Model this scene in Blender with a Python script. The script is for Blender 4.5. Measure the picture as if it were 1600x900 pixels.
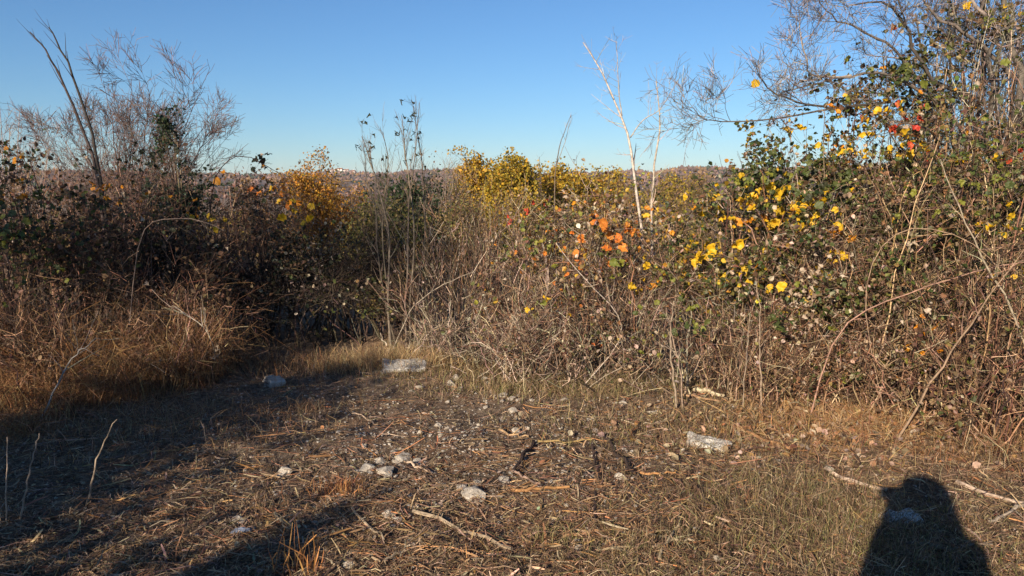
import bpy, math
import numpy as np
from mathutils import Vector, Matrix

# ------------------------------------------------------------------ camera, sky, sun, exposure
for o in list(bpy.data.objects): bpy.data.objects.remove(o, do_unlink=True)
scene = bpy.context.scene
COL = scene.collection
rad = math.radians
PITCH, FPX, CAM_Z = 7.8, 1186.0, 1.60
cam_data = bpy.data.cameras.new('camera'); cam = bpy.data.objects.new('camera', cam_data); COL.objects.link(cam)
cam.location = (0, 0, CAM_Z); cam.rotation_euler = (rad(90 - PITCH), 0, 0)
cam_data.sensor_width = 36; cam_data.lens = FPX / 1600 * 36; cam_data.clip_start = 0.02; cam_data.clip_end = 20000
scene.camera = cam
SUN_EL, SUN_AZ = 20.3, 27.5          # light travels towards azimuth SUN_AZ (to the right of +Y)
world = bpy.data.worlds.new('World'); scene.world = world; world.use_nodes = True
wn = world.node_tree; wn.nodes.clear()
sky = wn.nodes.new('ShaderNodeTexSky'); sky.sky_type = 'NISHITA'; sky.sun_disc = False
sky.sun_elevation = rad(SUN_EL); sky.sun_rotation = rad(180 + SUN_AZ)
sky.air_density = 1.1; sky.dust_density = 0.0; sky.ozone_density = 7.5; sky.altitude = 300
bg = wn.nodes.new('ShaderNodeBackground'); bg.inputs['Strength'].default_value = 0.073
wo = wn.nodes.new('ShaderNodeOutputWorld')
wn.links.new(sky.outputs[0], bg.inputs[0]); wn.links.new(bg.outputs[0], wo.inputs[0])
sun_data = bpy.data.lights.new('sun', 'SUN'); sun_data.energy = 5.0; sun_data.angle = rad(0.5); sun_data.color = (1.0, 0.86, 0.67)
sun = bpy.data.objects.new('sun', sun_data); COL.objects.link(sun); sun.location = (-5, -8, 6)
LD = np.array([math.sin(rad(SUN_AZ)) * math.cos(rad(SUN_EL)), math.cos(rad(SUN_AZ)) * math.cos(rad(SUN_EL)), -math.sin(rad(SUN_EL))])
sun.rotation_euler = Vector(LD).to_track_quat('-Z', 'Y').to_euler()
scene.view_settings.view_transform = 'Standard'; scene.view_settings.look = 'None'
scene.view_settings.gamma = 1.0; scene.view_settings.exposure = 0.75; scene.view_settings.use_curve_mapping = False
scene.render.engine = 'CYCLES'
scene.render.resolution_x = 1024; scene.render.resolution_y = 576
scene.cycles.volume_bounces = 0; scene.cycles.max_bounces = 6; scene.cycles.diffuse_bounces = 3; scene.cycles.transmission_bounces = 4

rng = np.random.default_rng(11)
CP, SP = math.cos(rad(PITCH)), math.sin(rad(PITCH))

# ------------------------------------------------------------------ terrain height and projection helpers
def vnoise(x, y, s=0):
    """cheap smooth value noise in -1..1"""
    x = np.asarray(x, float); y = np.asarray(y, float)
    xi = np.floor(x); yi = np.floor(y); fx = x - xi; fy = y - yi
    fx = fx * fx * (3 - 2 * fx); fy = fy * fy * (3 - 2 * fy)
    def h(a, b):
        v = np.sin(a * 127.1 + b * 311.7 + s * 74.7) * 43758.5453
        return (v - np.floor(v)) * 2 - 1
    return (h(xi, yi) * (1 - fx) + h(xi + 1, yi) * fx) * (1 - fy) + (h(xi, yi + 1) * (1 - fx) + h(xi + 1, yi + 1) * fx) * fy

def sstep(a, b, v):
    t = np.clip((v - a) / (b - a), 0, 1); return t * t * (3 - 2 * t)

def g(x, y):
    x = np.asarray(x, float); y = np.asarray(y, float)
    near = sstep(30, 10, np.hypot(x, y))
    z = (0.035 * vnoise(x * 1.1, y * 1.1, 1) + 0.018 * vnoise(x * 3.1, y * 3.1, 2) + 0.013 * vnoise(x * 8, y * 8, 3) + .006 * vnoise(x * 17, y * 17, 4)) * near
    z = z + 0.10 * sstep(-1.8, -3.6, x) * sstep(3.2, 5.0, y) * near
    z = z - 0.085 * np.clip(y - 9, 0, 40) - 0.03 * np.clip(y - 49, 0, 250) + 0.3 * vnoise(x * .07, y * .07, 5) * sstep(10, 30, y)
    return z

def pt(px, py, y):
    u = (px - 800) / FPX; v = (450 - py) / FPX
    d = np.array([u, CP + v * SP, -SP + v * CP])
    return np.array([0, 0, CAM_Z]) + d * (y / d[1])

def gp(px, py):
    u = (px - 800) / FPX; v = (450 - py) / FPX
    d = np.array([u, CP + v * SP, -SP + v * CP]); t = CAM_Z / -d[2]
    for _ in range(6):
        p = np.array([0, 0, CAM_Z]) + d * t; t = (CAM_Z - float(g(p[0], p[1]))) / -d[2]
    p = np.array([0, 0, CAM_Z]) + d * t; p[2] = float(g(p[0], p[1])); return p

def proj(P):
    P = np.asarray(P, float); x = P[..., 0]; y = P[..., 1]; z = P[..., 2] - CAM_Z
    f = y * CP - z * SP; v = y * SP + z * CP
    return 800 + FPX * x / f, 450 - FPX * v / f, f

# ------------------------------------------------------------------ mesh helpers
def nrm(a): return a / np.maximum(np.linalg.norm(a, axis=-1, keepdims=True), 1e-9)

class Geo:
    def __init__(s): s.V = []; s.C = []; s.Q = []; s.T = []; s.n = 0
    def _add(s, v, c, q=None, t=None):
        c = np.asarray(c, float)
        c = np.broadcast_to(c, v.shape) if c.ndim != 2 else c
        v = v.reshape(-1, 3); s.V.append(v); s.C.append(c.reshape(-1, 3))
        if q is not None: s.Q.append(q.reshape(-1, 4) + s.n)
        if t is not None: s.T.append(t.reshape(-1, 3) + s.n)
        s.n += len(v)
    def tubes(s, P, R, col, sides=3, cap=False):
        P = np.asarray(P, float); N, K, _ = P.shape
        if N == 0: return
        R = np.broadcast_to(R, (N, K)); col = np.asarray(col, float)
        if col.ndim == 1: col = np.broadcast_to(col, (N, 3))
        t = nrm(np.gradient(P, axis=1)); ref = nrm(rng.normal(size=(N, 1, 3)))
        u = nrm(np.cross(t, ref)); w = np.cross(t, u)
        a = np.arange(sides) / sides * 2 * np.pi
        V = P[:, :, None] + R[:, :, None, None] * (np.cos(a)[:, None] * u[:, :, None] + np.sin(a)[:, None] * w[:, :, None])
        C = np.broadcast_to(col[:, None, None], V.shape)
        b = (np.arange(N) * K * sides)[:, None, None] + (np.arange(K - 1) * sides)[:, None]
        i = np.arange(sides); j = (i + 1) % sides
        q = np.stack([b + i, b + j, b + sides + j, b + sides + i], -1)
        tt = None
        if cap and sides >= 3:
            e = []
            for k0 in (0, (K - 1) * sides):
                for m in range(1, sides - 1):
                    tri = np.stack([np.arange(N) * K * sides + k0, np.arange(N) * K * sides + k0 + m, np.arange(N) * K * sides + k0 + m + 1], -1)
                    e.append(tri if k0 else tri[:, ::-1])
            tt = np.concatenate(e)
        s._add(V, C, q, tt)
    def ribbons(s, P, W, col, side=None):
        P = np.asarray(P, float); N, K, _ = P.shape
        if N == 0: return
        t = nrm(np.gradient(P, axis=1))
        if side is None: side = rng.normal(size=(N, 3))
        sd = nrm(np.cross(t, nrm(side)[:, None]))
        W = np.broadcast_to(W, (N, K))[..., None]
        V = np.stack([P - sd * W, P + sd * W], 2)
        C = np.broadcast_to(np.asarray(col, float).reshape(-1, 1, 1, 3), V.shape) if np.asarray(col).ndim > 1 else col
        b = (np.arange(N) * K * 2)[:, None] + np.arange(K - 1) * 2
        s._add(V, C, np.stack([b, b + 1, b + 3, b + 2], -1))
    def leaves(s, pos, size, col, fine=True, up=0.35, aspect=0.7):
        pos = np.asarray(pos, float); N = len(pos)
        if N == 0: return
        if fine: T = np.array([[0, 0, 0], [.36, .25, .09], [.38, .6, .10], [0, 1, -.06], [-.38, .6, .10], [-.36, .25, .09]]); F = np.array([[0, 1, 2], [0, 2, 3], [0, 3, 4], [0, 4, 5]])
        else: T = np.array([[0, 0, 0], [.45, .5, .12], [0, 1, 0], [-.45, .5, .12]]); F = np.array([[0, 1, 2], [0, 2, 3]])
        T = T * np.array([aspect / .72, 1, 1])
        n = rng.normal(size=(N, 3)); n[:, 2] += up * 2; n = nrm(n)
        d = nrm(np.cross(n, rng.normal(size=(N, 3)))); x = np.cross(d, n)
        sz = np.broadcast_to(size, (N,))[:, None, None]
        V = pos[:, None] + sz * (T[:, :1] * x[:, None] + T[:, 1:2] * d[:, None] + T[:, 2:] * n[:, None])
        col = np.asarray(col, float); C = np.broadcast_to(col[:, None] if col.ndim == 2 else col, V.shape)
        s._add(V, C, None, (np.arange(N) * len(T))[:, None, None] + F)
    def mesh(s, name, mat, origin=(0, 0, 0), smooth=False):
        me = bpy.data.meshes.new(name)
        V = np.concatenate(s.V) - np.asarray(origin, float); C = np.concatenate(s.C)
        Q = np.concatenate(s.Q) if s.Q else np.zeros((0, 4), int); T = np.concatenate(s.T) if s.T else np.zeros((0, 3), int)
        me.vertices.add(len(V)); me.vertices.foreach_set('co', V.astype(np.float32).ravel())
        L = np.concatenate([Q.ravel(), T.ravel()]).astype(np.int32)
        me.loops.add(len(L)); me.loops.foreach_set('vertex_index', L)
        tot = np.concatenate([np.full(len(Q), 4), np.full(len(T), 3)]).astype(np.int32)
        st = np.concatenate([[0], np.cumsum(tot)[:-1]]).astype(np.int32)
        me.polygons.add(len(tot)); me.polygons.foreach_set('loop_start', st)
        try: me.polygons.foreach_set('loop_total', tot)
        except Exception: pass
        me.polygons.foreach_set('use_smooth', np.full(len(tot), smooth))
        at = me.color_attributes.new('Col', 'FLOAT_COLOR', 'POINT')
        at.data.foreach_set('color', np.concatenate([C, np.ones((len(C), 1))], 1).astype(np.float32).ravel())
        me.update(calc_edges=True); me.materials.append(mat); return me
    def build(s, name, mat, parent=None, origin=None, smooth=False, kind=None):
        if origin is None: origin = tuple(parent.location) if parent is not None else (0, 0, 0)
        return link(name, s.mesh(name, mat, origin, smooth), parent, (0, 0, 0) if parent is not None else origin, kind)

def link(name, me, parent=None, loc=(0, 0, 0), kind=None):
    o = bpy.data.objects.new(name, me); COL.objects.link(o); o.location = loc
    if parent is not None: o.parent = parent
    if kind: o['kind'] = kind
    return o
def tag(o, label, cat, group=None):
    o['label'] = label; o['category'] = cat
    if group: o['group'] = group
    return o
def thing(name, label, cat, loc, group=None):
    o = bpy.data.objects.new(name, None); COL.objects.link(o); o.location = tuple(float(v) for v in loc); o.empty_display_size = .1
    return tag(o, label, cat, group)

def jit(col, n, v=.25, h=.08):
    c = np.asarray(col, float)
    if c.ndim == 2: c = c[rng.integers(0, len(c), n)]
    else: c = np.broadcast_to(c, (n, 3))
    return np.clip(c * (1 + v * rng.normal(size=(n, 1))) * (1 + h * rng.normal(size=(n, 3))), .005, .95)

# ------------------------------------------------------------------ growth
def poly_from(keys, K):
    """smooth resample of key points (M,3) to K points"""
    keys = np.asarray(keys, float); t = np.linspace(0, 1, len(keys)); u = np.linspace(0, 1, K)
    out = np.stack([np.interp(u, t, keys[:, i]) for i in range(3)], 1)
    for _ in range(2): out[1:-1] = .25 * out[:-2] + .5 * out[1:-1] + .25 * out[2:]
    return out

def grow(P, R, n, trange, L, ang, K=5, up=.2, wig=.12, rr=.6, tip=.3, rmin=.0008, fall=.5):
    N, K0, _ = P.shape
    idx = np.repeat(np.arange(N), n); t = trange[0] + (trange[1] - trange[0]) * rng.uniform(0, 1, len(idx)) ** .8
    f = t * (K0 - 1); i = np.minimum(f.astype(int), K0 - 2); w = (f - i)[:, None]
    p = P[idx, i] * (1 - w) + P[idx, i + 1] * w; tan = nrm(P[idx, i + 1] - P[idx, i])
    r0 = R[idx, i] * (1 - w[:, 0]) + R[idx, i + 1] * w[:, 0]
    q = nrm(np.cross(tan, rng.normal(size=(len(idx), 3))))
    a = (ang * (1 + .3 * rng.normal(size=len(idx))))[:, None]
    d = tan * np.cos(a) + q * np.sin(a)
    l = L * rng.uniform(.45, 1.3, len(idx)) * (1 - fall * t)
    pts = [p]
    for k in range(K - 1):
        d = nrm(d + wig * rng.normal(size=d.shape) + np.array([0, 0, up / (K - 1)]))
        p = p + d * (l / (K - 1))[:, None]; pts.append(p)
    P2 = np.stack(pts, 1)
    r = np.maximum(r0 * rr * rng.uniform(.8, 1.1, len(r0)), rmin)
    R2 = np.maximum(r[:, None] * np.linspace(1, tip, K), rmin * .7)
    return P2, R2

def stems(c, rx, ry, h, n, K=8, spread=.55, bow=.25, wob=.04, zmin=.55, r0=.006):
    """primary stems of a thicket: from the ground to a dome"""
    ph = rng.uniform(0, 2 * np.pi, n); ro = np.sqrt(rng.uniform(0, 1, n))
    b = np.stack([c[0] + rx * spread * ro * np.cos(ph) + .1 * rx * rng.normal(size=n), c[1] + ry * spread * ro * np.sin(ph) + .1 * ry * rng.normal(size=n)], 1)
    b = np.concatenate([b, g(b[:, 0], b[:, 1])[:, None] - .02], 1)
    ph2 = ph + rng.normal(size=n) * .6; ro2 = np.clip(ro + .25 * rng.normal(size=n), 0, 1.1)
    top = np.stack([c[0] + rx * ro2 * np.cos(ph2), c[1] + ry * ro2 * np.sin(ph2), g(c[0], c[1]) + h * (1 - .45 * ro2 ** 2) * rng.uniform(zmin, 1.08, n)], 1)
    mid = b * .35 + top * .65; mid[:, 2] += bow * h * rng.uniform(.2, 1.2, n)
    t = np.linspace(0, 1, K)[None, :, None]
    P = b[:, None] * (1 - t) ** 2 + 2 * mid[:, None] * t * (1 - t) + top[:, None] * t ** 2
    P[:, 1:] += np.cumsum(wob * rng.normal(size=(n, K - 1, 3)) * .5, 1)
    R = r0 * rng.uniform(.6, 1.5, n)[:, None] * np.linspace(1, .35, K)
    return P, R

# ------------------------------------------------------------------ materials
def newmat(name):
    m = bpy.data.materials.new(name); m.use_nodes = True; n = m.node_tree.nodes; n.clear(); return m, n, m.node_tree.links
def N(n, t, **kw):
    x = n.new(t)
    for k, v in kw.items(): setattr(x, k, v)
    return x

def veg_mat(name, rough=.6, trans=.35, spec=.25, nscale=40, var=.5, col=None, col2=None, bump=0):
    m, n, l = newmat(name)
    out = N(n, 'ShaderNodeOutputMaterial'); bs = N(n, 'ShaderNodeBsdfPrincipled')
    bs.inputs['Roughness'].default_value = rough; bs.inputs['Specular IOR Level'].default_value = spec
    tc = N(n, 'ShaderNodeTexCoord'); no = N(n, 'ShaderNodeTexNoise'); no.inputs['Scale'].default_value = nscale; no.inputs['Detail'].default_value = 4
    l.new(tc.outputs['Object'], no.inputs['Vector'])
    if col is None:
        src = N(n, 'ShaderNodeAttribute', attribute_name='Col').outputs['Color']
    else:
        oi = N(n, 'ShaderNodeObjectInfo'); ad = N(n, 'ShaderNodeMath', operation='ADD'); ad.inputs[1].default_value = 0
        va = N(n, 'ShaderNodeVectorMath', operation='ADD'); l.new(tc.outputs['Object'], va.inputs[0])
        sc = N(n, 'ShaderNodeVectorMath', operation='SCALE'); sc.inputs[0].default_value = (7, 13, 5); l.new(oi.outputs['Random'], sc.inputs['Scale'])
        l.new(sc.outputs[0], va.inputs[1]); l.new(va.outputs[0], no.inputs['Vector'])
        rp = N(n, 'ShaderNodeValToRGB'); rp.color_ramp.elements[0].position = .42; rp.color_ramp.elements[1].position = .66
        rp.color_ramp.elements[0].color = (*col, 1); rp.color_ramp.elements[1].color = (*col2, 1)
        sh = N(n, 'ShaderNodeMath', operation='MULTIPLY_ADD'); sh.inputs[1].default_value = .22; l.new(oi.outputs['Random'], sh.inputs[0])
        su = N(n, 'ShaderNodeMath', operation='SUBTRACT'); su.inputs[1].default_value = .11; l.new(no.outputs['Fac'], su.inputs[0]); l.new(su.outputs[0], sh.inputs[2])
        l.new(sh.outputs[0], rp.inputs['Fac']); src = rp.outputs['Color']
    mr = N(n, 'ShaderNodeMapRange'); mr.inputs['From Min'].default_value = .3; mr.inputs['From Max'].default_value = .7
    mr.inputs['To Min'].default_value = 1 - var * .5; mr.inputs['To Max'].default_value = 1 + var * .4; l.new(no.outputs['Fac'], mr.inputs['Value'])
    mx = N(n, 'ShaderNodeVectorMath', operation='SCALE'); l.new(src, mx.inputs[0]); l.new(mr.outputs[0], mx.inputs['Scale'])
    l.new(mx.outputs[0], bs.inputs['Base Color'])
    if bump:
        bp = N(n, 'ShaderNodeBump'); bp.inputs['Strength'].default_value = bump; bp.inputs['Distance'].default_value = .01
        l.new(no.outputs['Fac'], bp.inputs['Height']); l.new(bp.outputs[0], bs.inputs['Normal'])
    if trans > 0:
        tr = N(n, 'ShaderNodeBsdfTranslucent'); l.new(mx.outputs[0], tr.inputs['Color'])
        ms = N(n, 'ShaderNodeMixShader'); ms.inputs[0].default_value = trans
        l.new(bs.outputs[0], ms.inputs[1]); l.new(tr.outputs[0], ms.inputs[2]); l.new(ms.outputs[0], out.inputs['Surface'])
    else: l.new(bs.outputs[0], out.inputs['Surface'])
    return m

M_TWIG = veg_mat('twig_bark', .75, 0, .2, 60, .6)
M_BARK = veg_mat('branch_bark', .8, 0, .2, 35, .9, bump=.6)
M_LEAF = veg_mat('small_leaf', .5, .35, .35, 50, .5)
M_GRASS = veg_mat('dry_grass', .6, .3, .25, 30, .5)
M_STRAW = veg_mat('straw_litter', .7, .1, .2, 40, .6)
M_FAR = veg_mat('distant_foliage', .7, .3, .15, 1.5, .5)
M_WOOD = veg_mat('distant_woodland', .9, 0, .05, .02, .5)
LEAFCOL = {
    'yellow': ((.80, .47, .015), (.55, .36, .03)), 'amber': ((.78, .33, .02), (.60, .20, .02)),
    'orange': ((.72, .19, .03), (.62, .33, .05)), 'red': ((.50, .045, .03), (.60, .13, .04)),
    'pale': ((.62, .50, .38), (.34, .23, .15)), 'lime': ((.27, .26, .04), (.12, .15, .03)),
    'green': ((.065, .088, .026), (.14, .145, .04)), 'dark': ((.03, .038, .016), (.06, .055, .025)),
    'brown': ((.26, .12, .05), (.38, .21, .09))}
M_LEAFC = {k: veg_mat(k + '_leaf', .45, .32, .4, 14, .6, a, b, bump=.25) for k, (a, b) in LEAFCOL.items()}

def ground_mat():
    m, n, l = newmat('trampled_soil')
    out = N(n, 'ShaderNodeOutputMaterial'); bs = N(n, 'ShaderNodeBsdfPrincipled'); bs.inputs['Roughness'].default_value = .95; bs.inputs['Specular IOR Level'].default_value = .1
    tc = N(n, 'ShaderNodeTexCoord')
    def noise(s, d=6, ro=.6):
        x = N(n, 'ShaderNodeTexNoise'); x.inputs['Scale'].default_value = s; x.inputs['Detail'].default_value = d; x.inputs['Roughness'].default_value = ro
        l.new(tc.outputs['Object'], x.inputs['Vector']); return x
    a = noise(1.1, 5); b = noise(18, 8, .7); c = noise(120, 4)
    r1 = N(n, 'ShaderNodeValToRGB'); e = r1.color_ramp.elements
    e[0].position = .3; e[0].color = (.065, .047, .034, 1); e[1].position = .72; e[1].color = (.46, .36, .265, 1)
    x = r1.color_ramp.elements.new(.5); x.color = (.20, .15, .11, 1)
    l.new(b.outputs['Fac'], r1.inputs['Fac'])
    r2 = N(n, 'ShaderNodeValToRGB'); e = r2.color_ramp.elements; e[0].position = .4; e[0].color = (.85, .82, .80, 1); e[1].position = .62; e[1].color = (1.15, 1.0, .88, 1)
    l.new(a.outputs['Fac'], r2.inputs['Fac'])
    mm = N(n, 'ShaderNodeMix', data_type='RGBA', blend_type='MULTIPLY'); mm.inputs[0].default_value = 1
    l.new(r1.outputs[0], mm.inputs[6]); l.new(r2.outputs[0], mm.inputs[7]); l.new(mm.outputs[2], bs.inputs['Base Color'])
    ad = N(n, 'ShaderNodeMath', operation='ADD'); l.new(b.outputs['Fac'], ad.inputs[0]); l.new(c.outputs['Fac'], ad.inputs[1])
    bp = N(n, 'ShaderNodeBump'); bp.inputs['Strength'].default_value = .9; bp.inputs['Distance'].default_value = .02
    l.new(ad.outputs[0], bp.inputs['Height']); l.new(bp.outputs[0], bs.inputs['Normal']); l.new(bs.outputs[0], out.inputs['Surface']); return m

def stone_mat(name, lo, hi, sc=30, speck=.0, rough=.85):
    m, n, l = newmat(name)
    out = N(n, 'ShaderNodeOutputMaterial'); bs = N(n, 'ShaderNodeBsdfPrincipled'); bs.inputs['Roughness'].default_value = rough; bs.inputs['Specular IOR Level'].default_value = .2
    tc = N(n, 'ShaderNodeTexCoord'); no = N(n, 'ShaderNodeTexNoise'); no.inputs['Scale'].default_value = sc; no.inputs['Detail'].default_value = 8; no.inputs['Roughness'].default_value = .7
    l.new(tc.outputs['Object'], no.inputs['Vector'])
    rp = N(n, 'ShaderNodeValToRGB'); e = rp.color_ramp.elements; e[0].position = .34; e[0].color = (*lo, 1); e[1].position = .58; e[1].color = (*hi, 1)
    l.new(no.outputs['Fac'], rp.inputs['Fac']); src = rp.outputs[0]
    if speck:
        vo = N(n, 'ShaderNodeTexNoise'); vo.inputs['Scale'].default_value = 130; vo.inputs['Detail'].default_value = 3; l.new(tc.outputs['Object'], vo.inputs['Vector'])
        r2 = N(n, 'ShaderNodeValToRGB'); e = r2.color_ramp.elements; e[0].position = .40; e[0].color = (.22, .21, .2, 1); e[1].position = .52; e[1].color = (1, 1, 1, 1); l.new(vo.outputs['Fac'], r2.inputs['Fac'])
        mm = N(n, 'ShaderNodeMix', data_type='RGBA', blend_type='MULTIPLY'); mm.inputs[0].default_value = speck; l.new(src, mm.inputs[6]); l.new(r2.outputs[0], mm.inputs[7]); src = mm.outputs[2]
    l.new(src, bs.inputs['Base Color'])
    bp = N(n, 'ShaderNodeBump'); bp.inputs['Strength'].default_value = .6; bp.inputs['Distance'].default_value = .01; l.new(no.outputs['Fac'], bp.inputs['Height']); l.new(bp.outputs[0], bs.inputs['Normal'])
    l.new(bs.outputs[0], out.inputs['Surface']); return m
M_STONE = stone_mat('pale_limestone', (.20, .16, .12), (.52, .46, .38), 6)
M_BLUESTONE = stone_mat('blue_grey_stone', (.12, .14, .19), (.27, .30, .38), 25)
M_SLAB = stone_mat('speckled_stone', (.26, .23, .19), (.60, .56, .50), 11, .9)
M_PEB = stone_mat('pebble_stone', (.18, .15, .12), (.50, .45, .39), 9)

# ------------------------------------------------------------------ ground sheet
def sheet(xs, ys, fz):
    X, Y = np.meshgrid(xs, ys); Z = fz(X, Y); V = np.stack([X, Y, Z], -1).reshape(-1, 3)
    nx, ny = len(xs), len(ys); i = (np.arange(ny - 1) * nx)[:, None] + np.arange(nx - 1)
    G = Geo(); G._add(V, np.array([.1, .08, .06]), np.stack([i, i + 1, i + nx + 1, i + nx], -1)); return G
u = np.linspace(-1, 1, 301); xs = 1.3 * np.sinh(u * 8.5)
ys = np.concatenate([-np.geomspace(1500, 3, 36), np.arange(-2.6, 8.0, .06), np.geomspace(8.06, 3400, 120)])
gobj = sheet(xs, ys, g).build('ground', ground_mat(), smooth=True); gobj['kind'] = 'structure'

# ------------------------------------------------------------------ hills and distant woodland
RIDGE = np.array([(-900, 262), (0, 264), (300, 268), (420, 269), (480, 266), (540, 265), (600, 268), (650, 263), (720, 262), (780, 265), (830, 269), (880, 266), (960, 265), (990, 262), (1020, 266), (1060, 258), (1110, 258), (1160, 262), (1300, 258), (2500, 255)], float)
HR = 1800.0
def hill_z(az, r):
    px = 800 + FPX * np.tan(az) / CP
    py = np.interp(px, RIDGE[:, 0], RIDGE[:, 1])
    top = CAM_Z + HR * np.tan(np.arctan((450 - py) / FPX) - rad(PITCH)) - 11
    base = -14.0
    prof = sstep(520, 1800, r) * sstep(3200, 1850, r)
    return base + (top - base) * prof + (3.5 * vnoise(az * 30, r / 160, 8) + 1.8 * vnoise(az * 80, r / 60, 9)) * sstep(600, 900, r) * sstep(1790, 1500, r) * .9
az = np.linspace(rad(-62), rad(62), 420); rr = np.concatenate([np.linspace(480, 1850, 70), np.linspace(1900, 3300, 12)])
AZ, RR = np.meshgrid(az, rr); V = np.stack([RR * np.sin(AZ), RR * np.cos(AZ), hill_z(AZ, RR) - 1.0 * (RR < 530)], -1)
i = (np.arange(len(rr) - 1) * len(az))[:, None] + np.arange(len(az) - 1)
G = Geo(); cc = jit([(.16, .115, .095)], V.shape[0] * V.shape[1], .12, .04)
G._add(V, cc, np.stack([i, i + 1, i + len(az) + 1, i + len(az)], -1))
G.build('hills', M_WOOD, smooth=True, kind='structure')
def blobs(G, P, rad_, hgt, col):
    n = len(P); T = np.array([[1, 0, .35], [.31, .95, .3], [-.81, .59, .4], [-.81, -.59, .33], [.31, -.95, .36], [0, 0, 1], [.5, 0, 0], [-.3, .4, 0], [-.3, -.4, 0]], float)
    F = np.array([[0, 1, 5], [1, 2, 5], [2, 3, 5], [3, 4, 5], [4, 0, 5], [6, 1, 0], [6, 7, 1], [7, 2, 1], [7, 8, 3], [7, 3, 2], [8, 4, 3], [8, 6, 4], [6, 0, 4]])
    V = T[None] * (1 + .25 * rng.normal(size=(n, 9, 1))); th = rng.uniform(0, 6.28, n)[:, None]
    x = V[..., 0] * np.cos(th) - V[..., 1] * np.sin(th); y = V[..., 0] * np.sin(th) + V[..., 1] * np.cos(th)
    V = np.stack([x * rad_[:, None], y * rad_[:, None], V[..., 2] * hgt[:, None]], -1) + P[:, None]
    C = np.broadcast_to(col[:, None], V.shape) * (1 + .2 * rng.normal(size=(n, 9, 1)))
    G._add(V, np.clip(C, .01, 1), None, (np.arange(n) * 9)[:, None, None] + F)
n = 15000; a = rng.uniform(rad(-42), rad(42), n); r = 620 + 1230 * rng.uniform(0, 1, n) ** .8
dens = vnoise(a * 45, r / 120, 21) + .4 * vnoise(a * 150, r / 50, 22)
keep = (dens > -.35) | (r > 1700); a, r = a[keep], r[keep]; n = len(a)
P = np.stack([r * np.sin(a), r * np.cos(a), hill_z(a, r) - .6], 1)
kindn = vnoise(a * 60, r / 150, 31) + .5 * rng.normal(size=n)
col = np.where((kindn > .75)[:, None], np.array([.045, .055, .028]), np.where((kindn < -.45)[:, None], np.array([.20, .115, .05]), np.array([.165, .102, .084])))
col = col * (1 + .2 * rng.normal(size=(n, 1))) * (1 + .28 * vnoise(a * 25, r / 220, 33))[:, None]
G = Geo(); blobs(G, P, rng.uniform(2.8, 5.6, n) * (.6 + r / 3500), rng.uniform(3, 7.5, n) * (.55 + r / 3500), np.clip(col, .01, 1))
o = G.build('woodland', M_WOOD, kind='stuff'); o['label'] = 'distant leafless woods covering the low purple-brown hills'; o['category'] = 'woodland'

# far houses on the ridge
M_WALL = stone_mat('pale_render', (.62, .58, .52), (.78, .74, .68), .5); M_ROOF = stone_mat('clay_roof', (.20, .09, .06), (.32, .16, .10), .5); M_DARKWIN = stone_mat('dark_window', (.03, .03, .035), (.06, .06, .07), 1, rough=.3)
def box(G, c, s, col=(.5, .5, .5)):
    T = np.array([[x, y, z] for z in (-.5, .5) for y in (-.5, .5) for x in (-.5, .5)]); F = np.array([[0, 2, 3, 1], [4, 5, 7, 6], [0, 1, 5, 4], [1, 3, 7, 5], [3, 2, 6, 7], [2, 0, 4, 6]])
    G._add(np.asarray(c, float) + T * np.asarray(s, float), np.asarray(col, float), F)
HOUSES = [(521, 14, 8, 'pale long farmhouse at the left of the hilltop hamlet'), (532, 10, 10, 'tallest pale house in the middle of the hilltop hamlet'), (541, 12, 7, 'low pale house right of the hamlet\'s tallest house'), (552, 8, 6, 'small pale house at the right end of the hilltop hamlet')]
for px, w, h, lab in HOUSES:
    a = math.atan((px - 800) / FPX * CP); r = 1660; loc = np.array([r * math.sin(a), r * math.cos(a), float(hill_z(a, r)) - .5])
    t = thing('farmhouse', lab, 'house', loc, 'houses on the far ridge')
    G = Geo(); box(G, loc + [0, 0, h / 2], (w, 9, h)); wl = G.build('wall', M_WALL, t)
    G = Geo(); e = .6
    V = np.array([[-w/2-e, -4.5-e, h], [w/2+e, -4.5-e, h], [w/2+e, 4.5+e, h], [-w/2-e, 4.5+e, h], [-w/2-e, 0, h+2.6], [w/2+e, 0, h+2.6]]) + loc
    G._add(V, np.array([.3, .15, .1]), np.array([[0, 1, 5, 4], [2, 3, 4, 5], [0, 3, 2, 1]]), np.array([[0, 4, 3], [1, 2, 5]])); rf = G.build('roof', M_ROOF, t)
    G = Geo(); box(G, loc + [w * .2, .8, h + 2.6], (1, 1, 2.2)); c_ = G.build('chimney', M_WALL, rf, origin=t.location)
    for wx in (-.28, .05, .3):
        G = Geo(); box(G, loc + [wx * w, -4.53, h * .55], (1.3, .12, 1.8)); G.build('window', M_DARKWIN, t)

# ------------------------------------------------------------------ mid-distance scrub
def crown_pts(n, c, rx, ry, rz, clumps=14, tight=.33):
    q = nrm(rng.normal(size=(clumps, 3))) * rng.uniform(.25, .95, (clumps, 1)) ** .6
    k = rng.integers(0, clumps, n); p = q[k] + tight * rng.normal(size=(n, 3)) * rng.uniform(.6, 1.2, (clumps, 1))[k]
    p = p[(np.linalg.norm(p, axis=1) < 1.25)]
    return np.asarray(c) + p * np.array([rx, ry, rz])

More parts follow.
